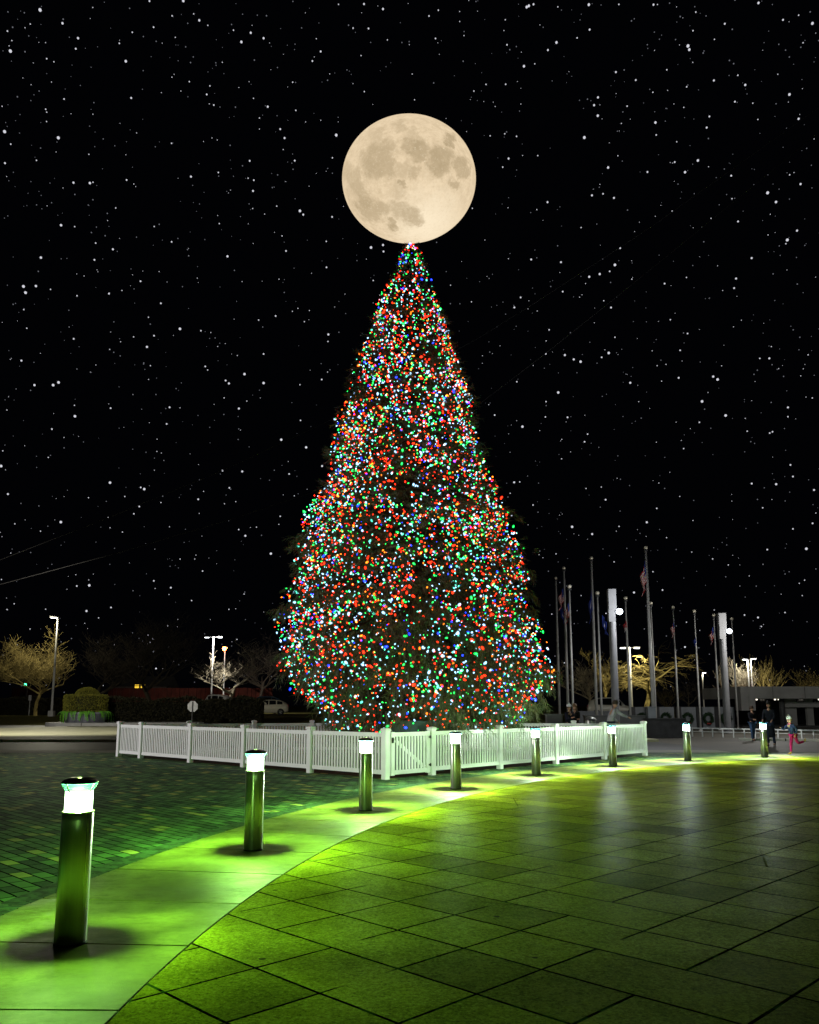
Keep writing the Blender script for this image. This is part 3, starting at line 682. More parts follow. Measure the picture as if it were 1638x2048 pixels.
# orange lamp behind the spreading tree
o,g,h=street_lamp('lamp post with a glowing orange head behind the pale spreading tree',446,108,1294,(.05,),.09)
for ch in o.children:
    for c2 in ch.children: c2.data.materials[0]=glow('sodium_glow',(1,.16,.03),40.)
bulb=MB().lathe([(0,-.30),(.2,-.2),(.26,0),(.2,.2),(0,.28)],14).build('globe',glow('sodium_glow',(1,.16,.03),40.),o,True); bulb.location=(0,-.4,h-.25)
lamp('lamp_light','POINT',(0,-.9,h-.3),100,(1,.22,.06),.2,o)

# ------------------------------------------------------------------ pillars with floodlights
PW=plain('painted_pillar',(.16,.16,.168),.55,0,.4,.12,1.2,.004)
def pillar(label,px,Y,ytop,wpx,dy):
    c=at(px,1412,Y); w=wpx*Y/F; h=at(px,ytop,Y).z; o=thing('light_pillar',label,'pillar',(c.x,Y,.006))
    MB().tube([(0,0,0),(0,0,h*.78)],w*.50,20).build('column',PW,o,False)
    MB().box((-.06*w,0,h*.78+(h-h*.78)/2),(w*.92,w*.8,h*.22)).box((w*.06,0,h*.93),(w*1.05,w*.86,h*.14)).build('head',PW,o)
    MB().tube([(w*.5,0,dy),(w*.8,0,dy)],.04,6).build('bracket',HEADM,o)
    f=MB().box((w*.95,0,dy),(.22,.30,.26)).build('floodlight',HEADM,o)
    MB().lathe([(0,-.15),(.12,-.10),(.16,0),(.12,.10),(0,.15)],14,(w*.95,-.14,dy)).build('lens',glow('flood_glow',(.86,.92,1.),8.),f,True)
    return o,w
o,wp=pillar('tall grey pillar with a stepped top and floodlight, nearer the conifer',1231,38,1179,14.5,at(819,1224,38).z)
lamp('lamp_light','POINT',(wp*4.5,-1.5,at(819,1224,38).z),700,(.95,.97,1),.12,o)
o,wp=pillar('tall white pillar with a stepped top and floodlight, left of the grey building',1453,48,1227,13.5,at(819,1263,48).z)
lamp('lamp_light','POINT',(wp*4.5,-2.2,at(819,1263,48).z),1000,(.97,.95,.90),.12,o)

# ------------------------------------------------------------------ flagpoles and flags
ALU=plain('flagpole_aluminium',(.50,.49,.47),.42,.1,.5,.1,2)
FIN=plain('flagpole_ball',(.72,.66,.52),.4,.2)
def flagpole(label,px,ytop,Y,r):
    c=at(px,1412,Y); top=at(px,ytop,Y).z; h=top; o=thing('flagpole',label,'flagpole',(c.x,Y,.006),0,'flagpoles in two rows')
    MB().lathe([(r*2.4,0),(r*2.4,.06),(r*1.3,.12)],14).build('base',ALU,o)
    MB().tube([(0,0,.06),(0,0,h*.4),(0,0,h-.18)],[r,r*.92,r*.55],10).build('pole',ALU,o,True)
    MB().lathe([(.02,h-.20),(.10,h-.17),(.10,h-.10),(.02,h-.08)],10).build('truck',HEADM,o)
    MB().lathe([(0,h-.09),(.085,h-.05),(.11,h+.02),(.085,h+.09),(0,h+.12)],12).build('finial',FIN,o,True)
    MB().tube([(-r*1.2,-r*.9,1.1),(-r*1.2-.02,-r*.9,h*.6),(-r*.9,-r*.6,h-.2)],.006,4).build('rope',HEADM,o)
    return o
FP=[('slim flagpole nearest the conifer, with a dark blue flag',1119,1157,55.7,.085),('tall flagpole second from the conifer, striped flag to its left',1136,1137,51.9,.085),
 ('flagpole third from the conifer, with a limp striped flag',1146,1174,41.0,.06),('tall flagpole fourth from the conifer with a dark flag on its left',1193,1117,48.4,.085),
 ('slim flagpole with a blue flag just left of the grey pillar',1203,1187,43.6,.06),('slim flagpole just right of the grey pillar, in front of the twin lamp',1260,1197,45.8,.06),
 ('tallest thickest flagpole, carrying the large striped flag',1306,1096,45.0,.095),('slim flagpole standing right behind the tallest thickest one',1311,1207,48.0,.06),
 ('flagpole with a small striped flag just right of the tallest one',1356,1215,50.0,.06),('bare looking flagpole between two striped flag poles',1399,1223,52.1,.06),
 ('flagpole with a striped flag just left of the white pillar',1438,1231,54.4,.06),('slim flagpole just right of the white pillar, before the grey building',1474,1238,56.6,.06)]
for a in FP: flagpole(*a)
RED=plain('flag_red',(.42,.03,.035),.8,0,.2,.1,5); WHT=plain('flag_white',(.66,.62,.60),.8,0,.2,.1,5); BLU=plain('flag_blue',(.03,.05,.26),.8,0,.2,.2,5)
def flag(label,px,y0,y1,Y,wpx,kind,side=-1):
    top=at(px,y0,Y); hh=(y1-y0)*Y/F; Hh=hh*.52; W=hh*.48; wd=wpx*Y/F; b=MB(); nu,nv=18,26
    for i in range(nu+1):
        for j in range(nv+1):
            u=i/nu; v=j/nv
            x=side*(.07+wd*(.10+.85*u**.7+.22*u*math.sin(v*5+u*9)))
            yv=.13*math.sin(u*15+v*2.5)*(.3+u); z=-v*Hh-W*u**1.1*(.9+.1*math.sin(v*4))
            b.v.append((x,yv,z))
    for i in range(nu):
        for j in range(nv):
            a=i*(nv+1)+j; b.f.append((a,a+1,a+nv+2,a+nv+1))
            u=(i+.5)/nu; v=(j+.5)/nv
            if kind=='stripes': m=2 if (u<.40 and v<7/13) else int(v*13)%2
            elif kind=='blue': m=2 if not(.3<u<.5 and .35<v<.65) else 1
            else: m=0 if v<.5 or u<.3 else 1
            b.m.append(m)
    o=b.build('flag',[RED,WHT,BLU],loc=top,smooth=True); sm=o.modifiers.new('thick','SOLIDIFY'); sm.thickness=.008
    tag(o,label,'flag')
flag('large limp red and white striped flag on the tallest thickest flagpole',1297,1118,1204,45,14,'stripes')
flag('limp striped flag hanging left of the second flagpole from the conifer',1132,1174,1228,51.9,13,'stripes')
flag('limp striped flag on the third flagpole from the conifer',1143,1204,1256,41,11,'stripes')
flag('dark blue limp flag on the flagpole nearest the conifer',1118,1212,1256,55.7,10,'blue',1)
flag('long dark blue limp flag on the tall fourth flagpole',1188,1178,1256,48.4,9,'blue')
flag('blue and white limp flag on the pole just left of the grey pillar',1201,1230,1276,43.6,9,'blue',1)
flag('small red limp flag on the pole just right of the grey pillar',1257,1238,1268,45.8,7,'red')
flag('small striped flag on the pole just right of the tallest flagpole',1352,1240,1281,50,8,'stripes')
flag('striped flag on the flagpole just left of the white pillar',1430,1254,1295,54.4,9,'stripes')
flag('dark blue limp flag on the bare looking pole between the striped ones',1395,1272,1296,52.1,6,'blue')

# ------------------------------------------------------------------ memorial walls, wreaths, building, railing
GRAN=plain('dark_granite',(.030,.030,.032),.35,0,.5,.3,3); PALE=plain('pale_granite',(.20,.215,.23),.5,0,.4,.12,2); DKG=plain('grey_granite',(.09,.09,.09),.5,0,.4,.15,2)
def wall(name,label,x0,x1,Y,ytop,mat,d=.5,cat='wall',cap=True,Y2=None):
    a=at(x0,1412,Y); c=at(x1,1412,Y2 or Y); top=at(x0,ytop,Y).z; dd=c-a; L=math.hypot(dd.x,dd.y); m=(a+c)/2; rz=math.atan2(dd.y,dd.x)
    o=MB().box((0,0,top/2),(L,d,top)).build(name,mat,loc=(m.x,m.y,.004),rz=rz); tag(o,label,cat)
    if cap: MB().box((0,0,top+.03),(L+.06,d+.08,.06)).build('coping',mat,o)
    return o
wall('granite_wall','low black granite wall just right of the end of the picket fence',1290,1363,41.5,1439,GRAN,.9)
wall('granite_wall','low dark wall behind the picket fence, below the tall grey pillar',1168,1287,43,1433,DKG,.5)
wall('parapet_wall','long pale low wall behind the dark wall and flagpoles, right of the conifer',1150,1262,60,1424,PALE,.4)
ped=at(1306,1412,42.5); o=thing('plinth','pale stone plinth at the foot of the tallest flagpole','plinth',(ped.x,42.9,.0)); 
MB().box((0,0,.75),(.40,.36,1.5)).build('shaft',PALE,o); MB().box((0,0,1.52),(.46,.42,.05)).build('cap',PALE,o)
wre=plain('wreath_green',(.02,.045,.018),.8,0,.2,.4,20)
def wreath(label,px,py,Y,r):
    c=at(px,py,Y); rr=random.Random(px); b=MB()
    for k in range(520):
        a=rr.uniform(0,2*PI); q=rr.uniform(0,2*PI); R0=r*.74; rad=r*.24*rr.uniform(.3,1)
        p=Vector(((R0+rad*math.cos(q))*math.cos(a),-abs(rad*math.sin(q))*.8-.01,(R0+rad*math.cos(q))*math.sin(a)*1.12))
        d=Vector((rr.gauss(0,1),-abs(rr.gauss(0,.7)),rr.gauss(0,1))).normalized(); s=d.orthogonal().normalized()
        b.add([p-s*.025,p+s*.025,p+d*.13],[(0,1,2)])
    ring=[Vector((r*.74*math.cos(2*PI*k/24),-.03,r*.74*1.12*math.sin(2*PI*k/24))) for k in range(25)]
    o=b.build('wreath',wre,loc=c); MB().tube(ring,r*.17,8,False).build('ring',wre,o); 
    bow=plain('wreath_ribbon',(.35,.02,.02),.6); MB().box((-.07,-.16,-r*.86),(.13,.04,.09)).box((.07,-.16,-r*.86),(.13,.04,.09)).build('bow',bow,o)
    tag(o,label,'wreath',"wreaths on the row of pale slabs")
for px,lab in ((1284,'leftmost slab, behind the fence end and black wall'),(1332,'second slab from left, above the black granite wall'),(1375.5,'slab right above the second farthest bollard'),(1416,'slab left of the white pillar'),(1452,'slab behind the foot of the white pillar')):
    a=at(px,1412,58); top=1.5
    o=thing('memorial_slab','pale upright stone, '+lab,'stone slab',(a.x,58,0),0,'row of upright pale slabs')
    MB().box((0,0,top/2),(1.02,.22,top)).build('slab',PALE,o)
    MB().box((-.70,0,top/2),(.36,.34,top+.02)).build('pier',GRAN,o)
    wreath('dark green wreath on the '+lab,px,1437,57.84,.40)
# building
FAS=plain('fascia_concrete',(.42,.41,.39),.7,0,.3,.12,.8,.004); GLS=plain('dark_glazing',(.012,.013,.016),.12,0,.6,.1,2); COLM=plain('column_render',(.11,.11,.115),.6)
Yb=62.; bx0=at(1483,1412,Yb).x; bx1=bx0+15; zt=at(1500,1373,Yb).z; zb=at(1500,1397,Yb).z
bd=thing('low_building','low grey flat roofed building with a dark glazed recess, behind the walkers','building',(bx0,Yb,0))
MB().box((7.5,4,(zt+zb)/2),(15,8,zt-zb)).build('fascia',FAS,bd)
mbp=MB()
for k in range(1,6): mbp.box((k*2.4,-.012,(zt+zb)/2),(.02,.02,zt-zb-.02))
mbp.build('fascia_joint',GRAN,bd)
z1=at(1500,1421,Yb).z
MB().box((.53,.6,(zb+z1)/2-.003),(1.06,1.19,zb-z1)).build('bulkhead',FAS,bd)
MB().box((7.6,4.5,zb/2),(14.6,.2,zb-.004)).build('glazing',GLS,bd)
MB().tube([(3.55,1.2,0),(3.55,1.2,zb)],.19,16).build('column',COLM,bd,True)
for x in (4.6,6.1,8.3): MB().box((x,2.2,zb/2),(.9 if x<5 else .5,.3,zb-.004)).build('pier',FAS,bd)
MB().box((5.6,1.7,zb-.45),(4.,.2,.4)).build('beam',FAS,bd)
CE=glow('ceiling_lamp_glow',(1,.93,.75),2.2)
for x,y in ((2.3,3.4),(2.5,3.2),(3.9,3.1),(4.15,3.0),(6.6,2.8),(7.3,3.),(7.5,2.2)): MB().lathe([(.06,zb-.10),(.075,zb-.01)],10,(x,y,0)).build('ceiling_lamp',CE,bd)
MB().box((7.5,4,.05),(15,8.,.10)).build('floor_slab',DKG,bd)
# railing
RAILM=plain('rail_paint',(.62,.66,.64),.4,.2)
ra,rb=at(1372,1412,43.5),at(1660,1412,38.6); dd=rb-ra; L=math.hypot(dd.x,dd.y); rz=math.atan2(dd.y,dd.x); mid=(ra+rb)/2
o=thing('railing','low pale metal railing running behind the walkers to the right edge','railing',(mid.x,mid.y,0),rz)
MB().box((0,0,.44),(L,.07,.06)).build('top_rail',RAILM,o); MB().box((0,0,.27),(L,.03,.03)).build('mid_rail',RAILM,o)
np_=13
for k in range(np_): MB().box((-L/2+(k+.5)*L/np_,.0,.205),(.055,.05,.41)).build('post',RAILM,o)
kb=MB(); ka,kc=gnd(1478,1481),gnd(1665,1483); dd=kc-ka; kb.box((0,0,.055),(dd.length,.35,.11)); k_=kb.build('kerb',conc_mat('white_kerb',(.55,.56,.48),(.66,.66,.58)),loc=(ka+kc)/2,rz=math.atan2(dd.y,dd.x)); tag(k_,kind='structure')
# bins and boxes behind the fence
BIN=plain('steel_bin',(.35,.36,.33),.35,.8); q=at(1180,1412,37)
o=thing('litter_bin','round steel litter bin behind the fence, left of the bending person','litter bin',(q.x,37,.005)); MB().lathe([(.22,0),(.24,.05),(.24,.95),(.21,1.06),(.1,1.10),(0,1.11)],20).build('body',BIN,o,True); MB().lathe([(.245,.93),(.25,.97),(.245,.99)],20).build('rim',HEADM,o)
q=at(1107,1412,34); o=thing('utility_cabinet','grey utility cabinet behind the fence at the right foot of the conifer','cabinet',(q.x,34,0)); MB().box((0,0,.6),(.62,.5,1.2)).build('body',DKG,o); MB().box((0,0,1.225),(.70,.58,.05)).build('lid',DKG,o); MB().box((0,-.26,.6),(.5,.02,1.0)).build('door',DKG,o)
q=at(836,1412,20.7); TEAL=plain('teal_paint',(.02,.06,.07),.5); o=thing('utility_cabinet','dark teal power cabinet under the conifer, behind the gate','cabinet',(q.x,20.7,.01)); MB().box((0,0,.58),(1.25,.6,1.16)).build('body',TEAL,o); MB().box((0,0,1.18),(1.32,.66,.04)).build('lid',TEAL,o)
for x in (-.31,.31): MB().box((x,-.31,.58),(.56,.02,1.0)).build('door',TEAL,o)

# ------------------------------------------------------------------ planter with clipped shrubs
Yp=63.5; pc=at(172,1412,Yp); zk=.34
ki=[]; 
for k in range(28):
    a=2*PI*k/28; ki.append((pc.x+(2.9 if math.cos(a)<0 else 9)*math.cos(a),Yp+.3+2.9*math.sin(a)))
b=MB(); b.prism(ki,2,.0,zk); tag(b.build('kerb_island',conc_mat('kerb_stone',(.26,.26,.27),(.36,.36,.37))),kind='structure')
TUB=plain('slate_tub',(.24,.25,.31),.6,0,.4,.2,2)
o=thing('planter_tub','wide round slate grey tub on a kerbed island, left of the fence','planter',(pc.x,Yp,zk)); MB().lathe([(1.42,0),(1.52,.62),(1.60,.66),(1.60,.76),(1.50,.76),(1.45,.6)],40).build('tub',TUB,o,True); MB().lathe([(1.47,.66),(0,.68)],30).build('soil',mul,o)
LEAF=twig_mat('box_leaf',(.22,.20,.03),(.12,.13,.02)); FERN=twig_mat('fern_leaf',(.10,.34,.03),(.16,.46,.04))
def leafy(name,label,cat,loc,surf,n,size,mat,seed=1,parent=None,core=None):
    g=np.random.default_rng(seed); Ps=[];Ns=[]
    for _ in range(n):
        p,nn=surf(g); Ps.append(p); Ns.append(nn)
    Ps=np.array(Ps);Ns=np.array(Ns); d=Ns+g.normal(0,.7,Ps.shape); d/=np.linalg.norm(d,axis=1,keepdims=True); r=g.normal(size=Ps.shape); s=np.cross(d,r); s/=np.linalg.norm(s,axis=1,keepdims=True)+1e-9
    sz=size*g.uniform(.6,1.4,(n,1)); V=np.stack([Ps-s*sz*.35,Ps+d*sz*.5-s*0+s*sz*.0,Ps+s*sz*.35,Ps+d*sz],1)
    V=np.stack([Ps,Ps+d*sz*.5-s*sz*.35,Ps+d*sz,Ps+d*sz*.5+s*sz*.35],1).reshape(-1,3)
    o=np_mesh(name,V,np.arange(len(V)).reshape(-1,4),mat,parent,loc=loc)
    if label: tag(o,label,cat)
    return o
def drum(g,r=1.52,h0=.0,h1=1.22):
    if g.random()<.35:
        q=r*math.sqrt(g.random()); a=g.uniform(0,2*PI); return (q*math.cos(a),q*math.sin(a),h1+g.normal(0,.025)),(0,0,1)
    a=g.uniform(0,2*PI); r2=r+g.normal(0,.03); return (r2*math.cos(a),r2*math.sin(a),g.uniform(h0,h1)),(math.cos(a),math.sin(a),.1)
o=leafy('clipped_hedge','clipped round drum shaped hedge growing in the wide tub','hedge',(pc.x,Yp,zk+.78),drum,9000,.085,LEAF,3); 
MB().lathe([(1.40,0),(1.46,1.12),(1.46,1.16),(0,1.17)],30).build('stems',twig_mat('hedge_core',(.02,.022,.008),(.015,.016,.006)),o)
def dome(g,r=.86,h=.62):
    u=g.random(); a=g.uniform(0,2*PI); th=math.acos(u); return (r*math.sin(th)*math.cos(a),r*math.sin(th)*math.sin(a),h*math.cos(th)),(math.sin(th)*math.cos(a),math.sin(th)*math.sin(a),math.cos(th))
o=leafy('dome_shrub','small clipped dome shrub rising from the middle of the drum hedge','shrub',(pc.x+.05,Yp,zk+1.98),dome,4500,.075,LEAF,4)
MB().lathe([(.80,0),(.76,.25),(.5,.47),(0,.57)],24).build('stems',MATS.get('x') or twig_mat('hedge_core2',(.02,.022,.008),(.015,.016,.006)),o)
b=MB(); fr=random.Random(6)
for k in range(150):
    a=fr.uniform(0,2*PI); cl=.55+.45*math.sin(a*9+2); d=Vector((math.cos(a),math.sin(a),0)); ln=fr.uniform(.35,.85)*(.6+.6*cl); p=d*1.45+Vector((0,0,.78)); s=Vector((-d.y,d.x,0)); sw=fr.gauss(0,.35)
    prev=p; 
    for j in range(1,9):
        t=j/8; q=d*(1.45+.42*math.sin(t*1.9)*ln*1.5)+s*sw*t*ln+Vector((0,0,.78+.18*math.sin(t*2.2)-ln*t*t*1.05)); lw=.13*(1-t*.7)
        for sg in (1,-1): b.add([prev,q,prev.lerp(q,.6)+s*sg*lw+Vector((0,0,-.04))],[(0,1,2)])
        prev=q
tag(b.build('trailing_fern',FERN,loc=(pc.x,Yp,zk)),'bright green trailing ferns spilling over the rim of the wide tub','fern')
# hedges
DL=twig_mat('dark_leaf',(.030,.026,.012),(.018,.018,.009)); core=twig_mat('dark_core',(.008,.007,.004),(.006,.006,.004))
def hedge(label,x0,x1,Y,ytop,depth,seed,n):
    a=at(x0,1412,Y);c=at(x1,1412,Y);top=hof(ytop,Y); L=c.x-a.x
    def sf(g):
        x=g.uniform(0,L); bump=.12*math.sin(x*1.3)+.08*math.sin(x*3.1)
        if g.random()<.35: return (x,g.uniform(-depth/2,depth/2),top+bump+g.normal(0,.05)),(0,0,1)
        return (x,-depth/2+g.normal(0,.06),g.uniform(0,top+bump)),(0,-1,.2)
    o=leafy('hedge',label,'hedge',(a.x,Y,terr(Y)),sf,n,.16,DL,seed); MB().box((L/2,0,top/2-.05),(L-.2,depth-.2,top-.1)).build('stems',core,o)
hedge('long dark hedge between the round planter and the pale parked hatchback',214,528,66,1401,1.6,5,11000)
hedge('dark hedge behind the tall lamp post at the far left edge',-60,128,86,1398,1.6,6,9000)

# ------------------------------------------------------------------ signs, signals, far fence and house
SGN=plain('sign_back',(.40,.40,.42),.5,.4); q=at(385,1412,61)
zc=at(385,1413,61).z; o=thing('stop_sign','grey back of an octagonal stop sign before the dark hedge','road sign',(q.x,61,0)); MB().tube([(0,0,0),(0,0,zc+.35)],.04,6).build('post',HEADM,o)
b=MB(); b.prism([(.40*math.cos(PI/8+k*PI/4),.40*math.sin(PI/8+k*PI/4)*1.05+zc) for k in range(8)],1,.05,.06); b.build('plate',SGN,o); MB().box((0,-.0,zc),(.07,.03,.70)).build('bracket',HEADM,o)
q=ground_at(59,79); o=thing('road_sign','small narrow pale sign on a slim post, left of the tall lamp post','road sign',q); h=hof(1391,79); MB().tube([(0,0,0),(0,0,h)],.045,6).build('post',SGN,o); MB().box((.02,-.06,h-.22),(.26,.02,.5)).build('plate',SGN,o)
RW=plain('red_brown_boards',(.04,.009,.006),.85,0,.1,.35,.9)
def slatfence(label,x0,x1,Y,y0,y1):
    a=at(x0,1412,Y);c=at(x1,1412,Y); zt=hof(y0,Y); L=c.x-a.x; b=MB(); n=int(L/.6)
    for k in range(n): b.box((k*L/n+.28,random.uniform(-.02,.02),zt/2),(.55,.04,zt+random.uniform(-.05,.05)))
    o=b.build('board_fence',RW,loc=(a.x,Y,terr(Y))); tag(o,label,'fence')
    f=MB()
    for k in range(0,n+1,4): f.box((k*L/n,.07,zt/2),(.12,.1,zt+.1))
    f.build('posts',RW,o)
slatfence('far red brown board fence beyond the planter and hedge',215,545,118,1376,1400)
slatfence('short far red brown board fence beyond the tall lamp at far left',22,76,112,1375,1392)
HW=plain('house_wall',(.05,.04,.035),.9); HR=plain('house_roof',(.02,.018,.018),.9)
q=ground_at(278,140); o=thing('house','dark far house with two small yellow lit windows beyond the board fence','house',q)
MB().box((0,3,2.1),(9,6,4.2)).build('wall',HW,o); b=MB(); b.prism([(-.4,4.2),(6.4,4.2),(3,6.0)],0,-4.8,4.8); b.build('roof',HR,o)
for px in (272,284): 
    x=at(px,1412,140).x-q.x; zz_=at(px,1373,140).z-q.z; f=MB().box((x,-.04,zz_),(.85,.08,.75)).build('window',HR,o); MB().box((x-.17,-.095,zz_),(.33,.03,.60)).box((x+.19,-.095,zz_),(.33,.03,.60)).build('pane',glow('window_glow',(1,.62,.05),1.3),f)
def signal(label,px,Y,pys,cols):
    q=ground_at(px,Y); o=thing('traffic_signal',label,'traffic light',q); h=hof(min(p for _,p in pys)-5,Y); MB().tube([(0,0,0),(0,0,h)],.07,8).build('pole',HEADM,o)
    for (x,y),c in zip(pys,cols):
        p=at(x,y,Y)-q; b=MB().box((p.x,-.12,p.z),(.34,.2,.9)).build('signal_head',GRAN,o); l=MB().lathe([(0,-.07),(.14,-.05),(.19,0)],14).build('lens',glow('signal_'+c,{'red':(1,.03,.02),'green':(.05,1,.35)}[c],9.),b,True); l.location=(p.x,-.26,p.z); l.rotation_euler=(PI/2,0,0)
    return o
o=signal('far traffic light showing red left of the grey building',1478,92,[(1474,1418),(1483,1411)],['red','red'])  # lower left head is added in place of a car's red tail light
lamp('signal_light','POINT',(.2,-.7,1.4),60,(1,.05,.03),.15,o)
signal('far traffic light showing green at the far left',52,104,[(52,1370)],['green'])
# cables across the sky
CBL=plain('cable_sheath',(.012,.011,.011),.7)
for lab,pts in (('upper thin power cable crossing the dark sky behind the conifer',[(-200,1190,50),(0,1120,48),(220,1034,45),(445,941,42),(680,831,39),(960,674,35),(1063,610,33.5),(1300,455,31),(1700,170,27)]),('lower thin power cable crossing the dark sky behind the conifer',[(-200,1220,50),(0,1169,48),(228,1108,45),(457,1040,42),(645,978,39.5),(800,905,37),(960,807,35),(1084,712,33),(1225,600,31),(1650,255,27)])):
    tag(MB().tube([at(*p) for p in pts],.013,5).build('power_cable',CBL),lab,'cable')

# ------------------------------------------------------------------ cars
TYRE=plain('tyre_rubber',(.015,.015,.015),.8); RIM=plain('alloy_rim',(.5,.5,.5),.35,.8); WIN=plain('car_glass',(.01,.012,.014),.08,0,.7,.05)
def car(label,loc,rz,col,L=4.3,Hc=1.55,W=1.76,suv=False):
    paint=plain('car_paint_%d_%d_%d'%tuple(int(c*100) for c in col),col,.3,.1,.6,.03,2)
    o=thing('parked_car',label,'car',loc,rz); h=L/2
    # stations along x: (x, half-width bottom, half-width belt, z-bottom, z-belt, z-top, half-width top)
    S_=[(-h,.62,.66,.42,.62,.63,.60),(-h+.12,.76,.82,.25,.72,.74,.70),(-h+.55,.84,.87,.22,.84,.88,.74),(-h+1.05,.85,.88,.22,.93,.98,.72),(-h+1.25,.85,.88,.22,.95,1.06,.70),(-h+1.85,.85,.88,.22,.98,Hc-.06,.60),(-h+2.3,.85,.88,.22,1.0,Hc,.60),(h-1.2,.85,.88,.22,1.03,Hc-.02,.60),(h-.75,.85,.88,.24,1.05,Hc-.12,.58),(h-.28,.82,.86,.28,1.06,1.24 if not suv else Hc-.3,.60),(h-.06,.74,.80,.34,.98,1.04,.62),(h,.66,.70,.42,.80,.84,.58)]
    b=MB(); 
    for x,wb,wl,z0,zl,zt_,wt in S_:
        for sx in (1,):
            ring=[(-wb*.9,z0),(-wb,z0+.12),(-wl,(z0+zl)/2+.05),(-wl*.985,zl),(-wt,zt_-.03),(-wt*.8,zt_),(wt*.8,zt_),(wt,zt_-.03),(wl*.985,zl),(wl,(z0+zl)/2+.05),(wb,z0+.12),(wb*.9,z0)]
        b.v+= [(x,y,z) for y,z in ring]
    n=12
    for i in range(len(S_)-1):
        for k in range(n): k2=(k+1)%n; b.f.append((i*n+k,(i+1)*n+k,(i+1)*n+k2,i*n+k2))
    b.f.append(tuple(range(n))); e=(len(S_)-1)*n; b.f.append(tuple(e+k for k in reversed(range(n)))); b.m=[0]*len(b.f)
    b.build('body',paint,o,True)
    for sy in (1,-1):
        g=MB()
        def side(x0,x1): 
            def P_(x,t):
                for i in range(len(S_)-1):
                    if S_[i][0]<=x<=S_[i+1][0]:
                        f=(x-S_[i][0])/(S_[i+1][0]-S_[i][0]); q=[a*(1-f)+c*f for a,c in zip(S_[i],S_[i+1])]
                        y=q[2]*.985*(1-t)+q[6]*t; z=q[4]*(1-t)+(q[5]-.03)*t; return (x,sy*(y+.012),z)
            g.add([P_(x0,.08),P_(x1,.08),P_(x1,.88),P_((x0+x1)/2,.90),P_(x0+.02,.88)],[(0,1,2,3,4)])
        side(-h+1.55,-h+2.28); side(-h+2.38,h-1.25); side(h-1.15,h-.62); g.build('side_window',WIN,o)
        for x in (-h+.82,h-.78):
            wv=MB(); wv.lathe([(.20,-.10),(.32,-.10),(.335,-.06),(.335,.06),(.32,.10),(.20,.10)],22); t=wv.build('wheel',TYRE,o,True); t.location=(x,sy*.79,.335); t.rotation_euler=(PI/2,0,0)
            rm=MB().lathe([(0,.085),(.05,.095),(.06,.075),(.19,.075),(.21,.10),(.21,-.1)],20)
            for k in range(5): rm.box((.12*math.cos(k*2*PI/5),.12*math.sin(k*2*PI/5),.09),(.18,.045,.02),rotz(k*2*PI/5))
            rm_=rm.build('rim',RIM,t); rm_.rotation_euler=(0,0 if sy<0 else PI,0)
    for sy in (1,-1):
        MB().box((-h+.10,sy*.60,.66),(.16,.28,.14)).build('headlight',RIM,o); MB().box((h-.08,sy*.66,.92),(.14,.22,.24)).build('tail_light',plain('tail_lens',(.25,.01,.01),.3),o)
        MB().box((-h+1.42,sy*.96,1.02),(.12,.18,.13)).build('mirror',paint,o)
    MB().box((-h-.004,0,.36),(.05,1.2,.16)).build('bumper_grille',TYRE,o)
    return o
q=ground_at(546,84); car('pale champagne hatchback parked at the right end of the long hedge',q+Vector((-.6,0,.0)),R_(8),(.62,.58,.46))
q=ground_at(427,90); car('white car behind the long hedge, below the twin lamp',q,R_(-20),(.75,.75,.75),4.4,2.15,1.8,True)
q=ground_at(482,92); car('dark green car behind the hedge, left of the dark blue one',q,R_(12),(.03,.06,.05),4.4,1.95)
q=ground_at(523,97); car('dark blue car behind the pale hatchback',q,R_(10),(.05,.10,.16),4.6,2.05,1.8,True)
q=ground_at(1226,74); car('cream white car beyond the low pale wall, right of the conifer',q,R_(170),(.72,.70,.60),4.5,1.75,1.8,True)

# ------------------------------------------------------------------ people
SKIN=plain('skin',(.42,.24,.16),.6,0,.3,.08,8)
def skinmesh(name,verts,edges,radii,mat,parent,levels=1):
    me=bpy.data.meshes.new(name); me.from_pydata([tuple(v) for v in verts],edges,[]); me.update()
    o=bpy.data.objects.new(name,me); COL.objects.link(o); md=o.modifiers.new('s','SKIN'); md.use_smooth_shade=True
    for i,r in enumerate(radii):
        rr=r if hasattr(r,'__len__') else (r,r); me.skin_vertices[0].data[i].radius=rr; me.skin_vertices[0].data[i].use_root=(i==0)
    sb=o.modifiers.new('b','SUBSURF'); sb.levels=levels; sb.render_levels=levels
    dg=bpy.context.evaluated_depsgraph_get(); m2=bpy.data.meshes.new_from_object(o.evaluated_get(dg)); bpy.data.objects.remove(o); bpy.data.meshes.remove(me)
    m2.name=name; m2.materials.clear(); m2.materials.append(mat); m2.polygons.foreach_set('use_smooth',[True]*len(m2.polygons))
    return link(name,m2,parent)
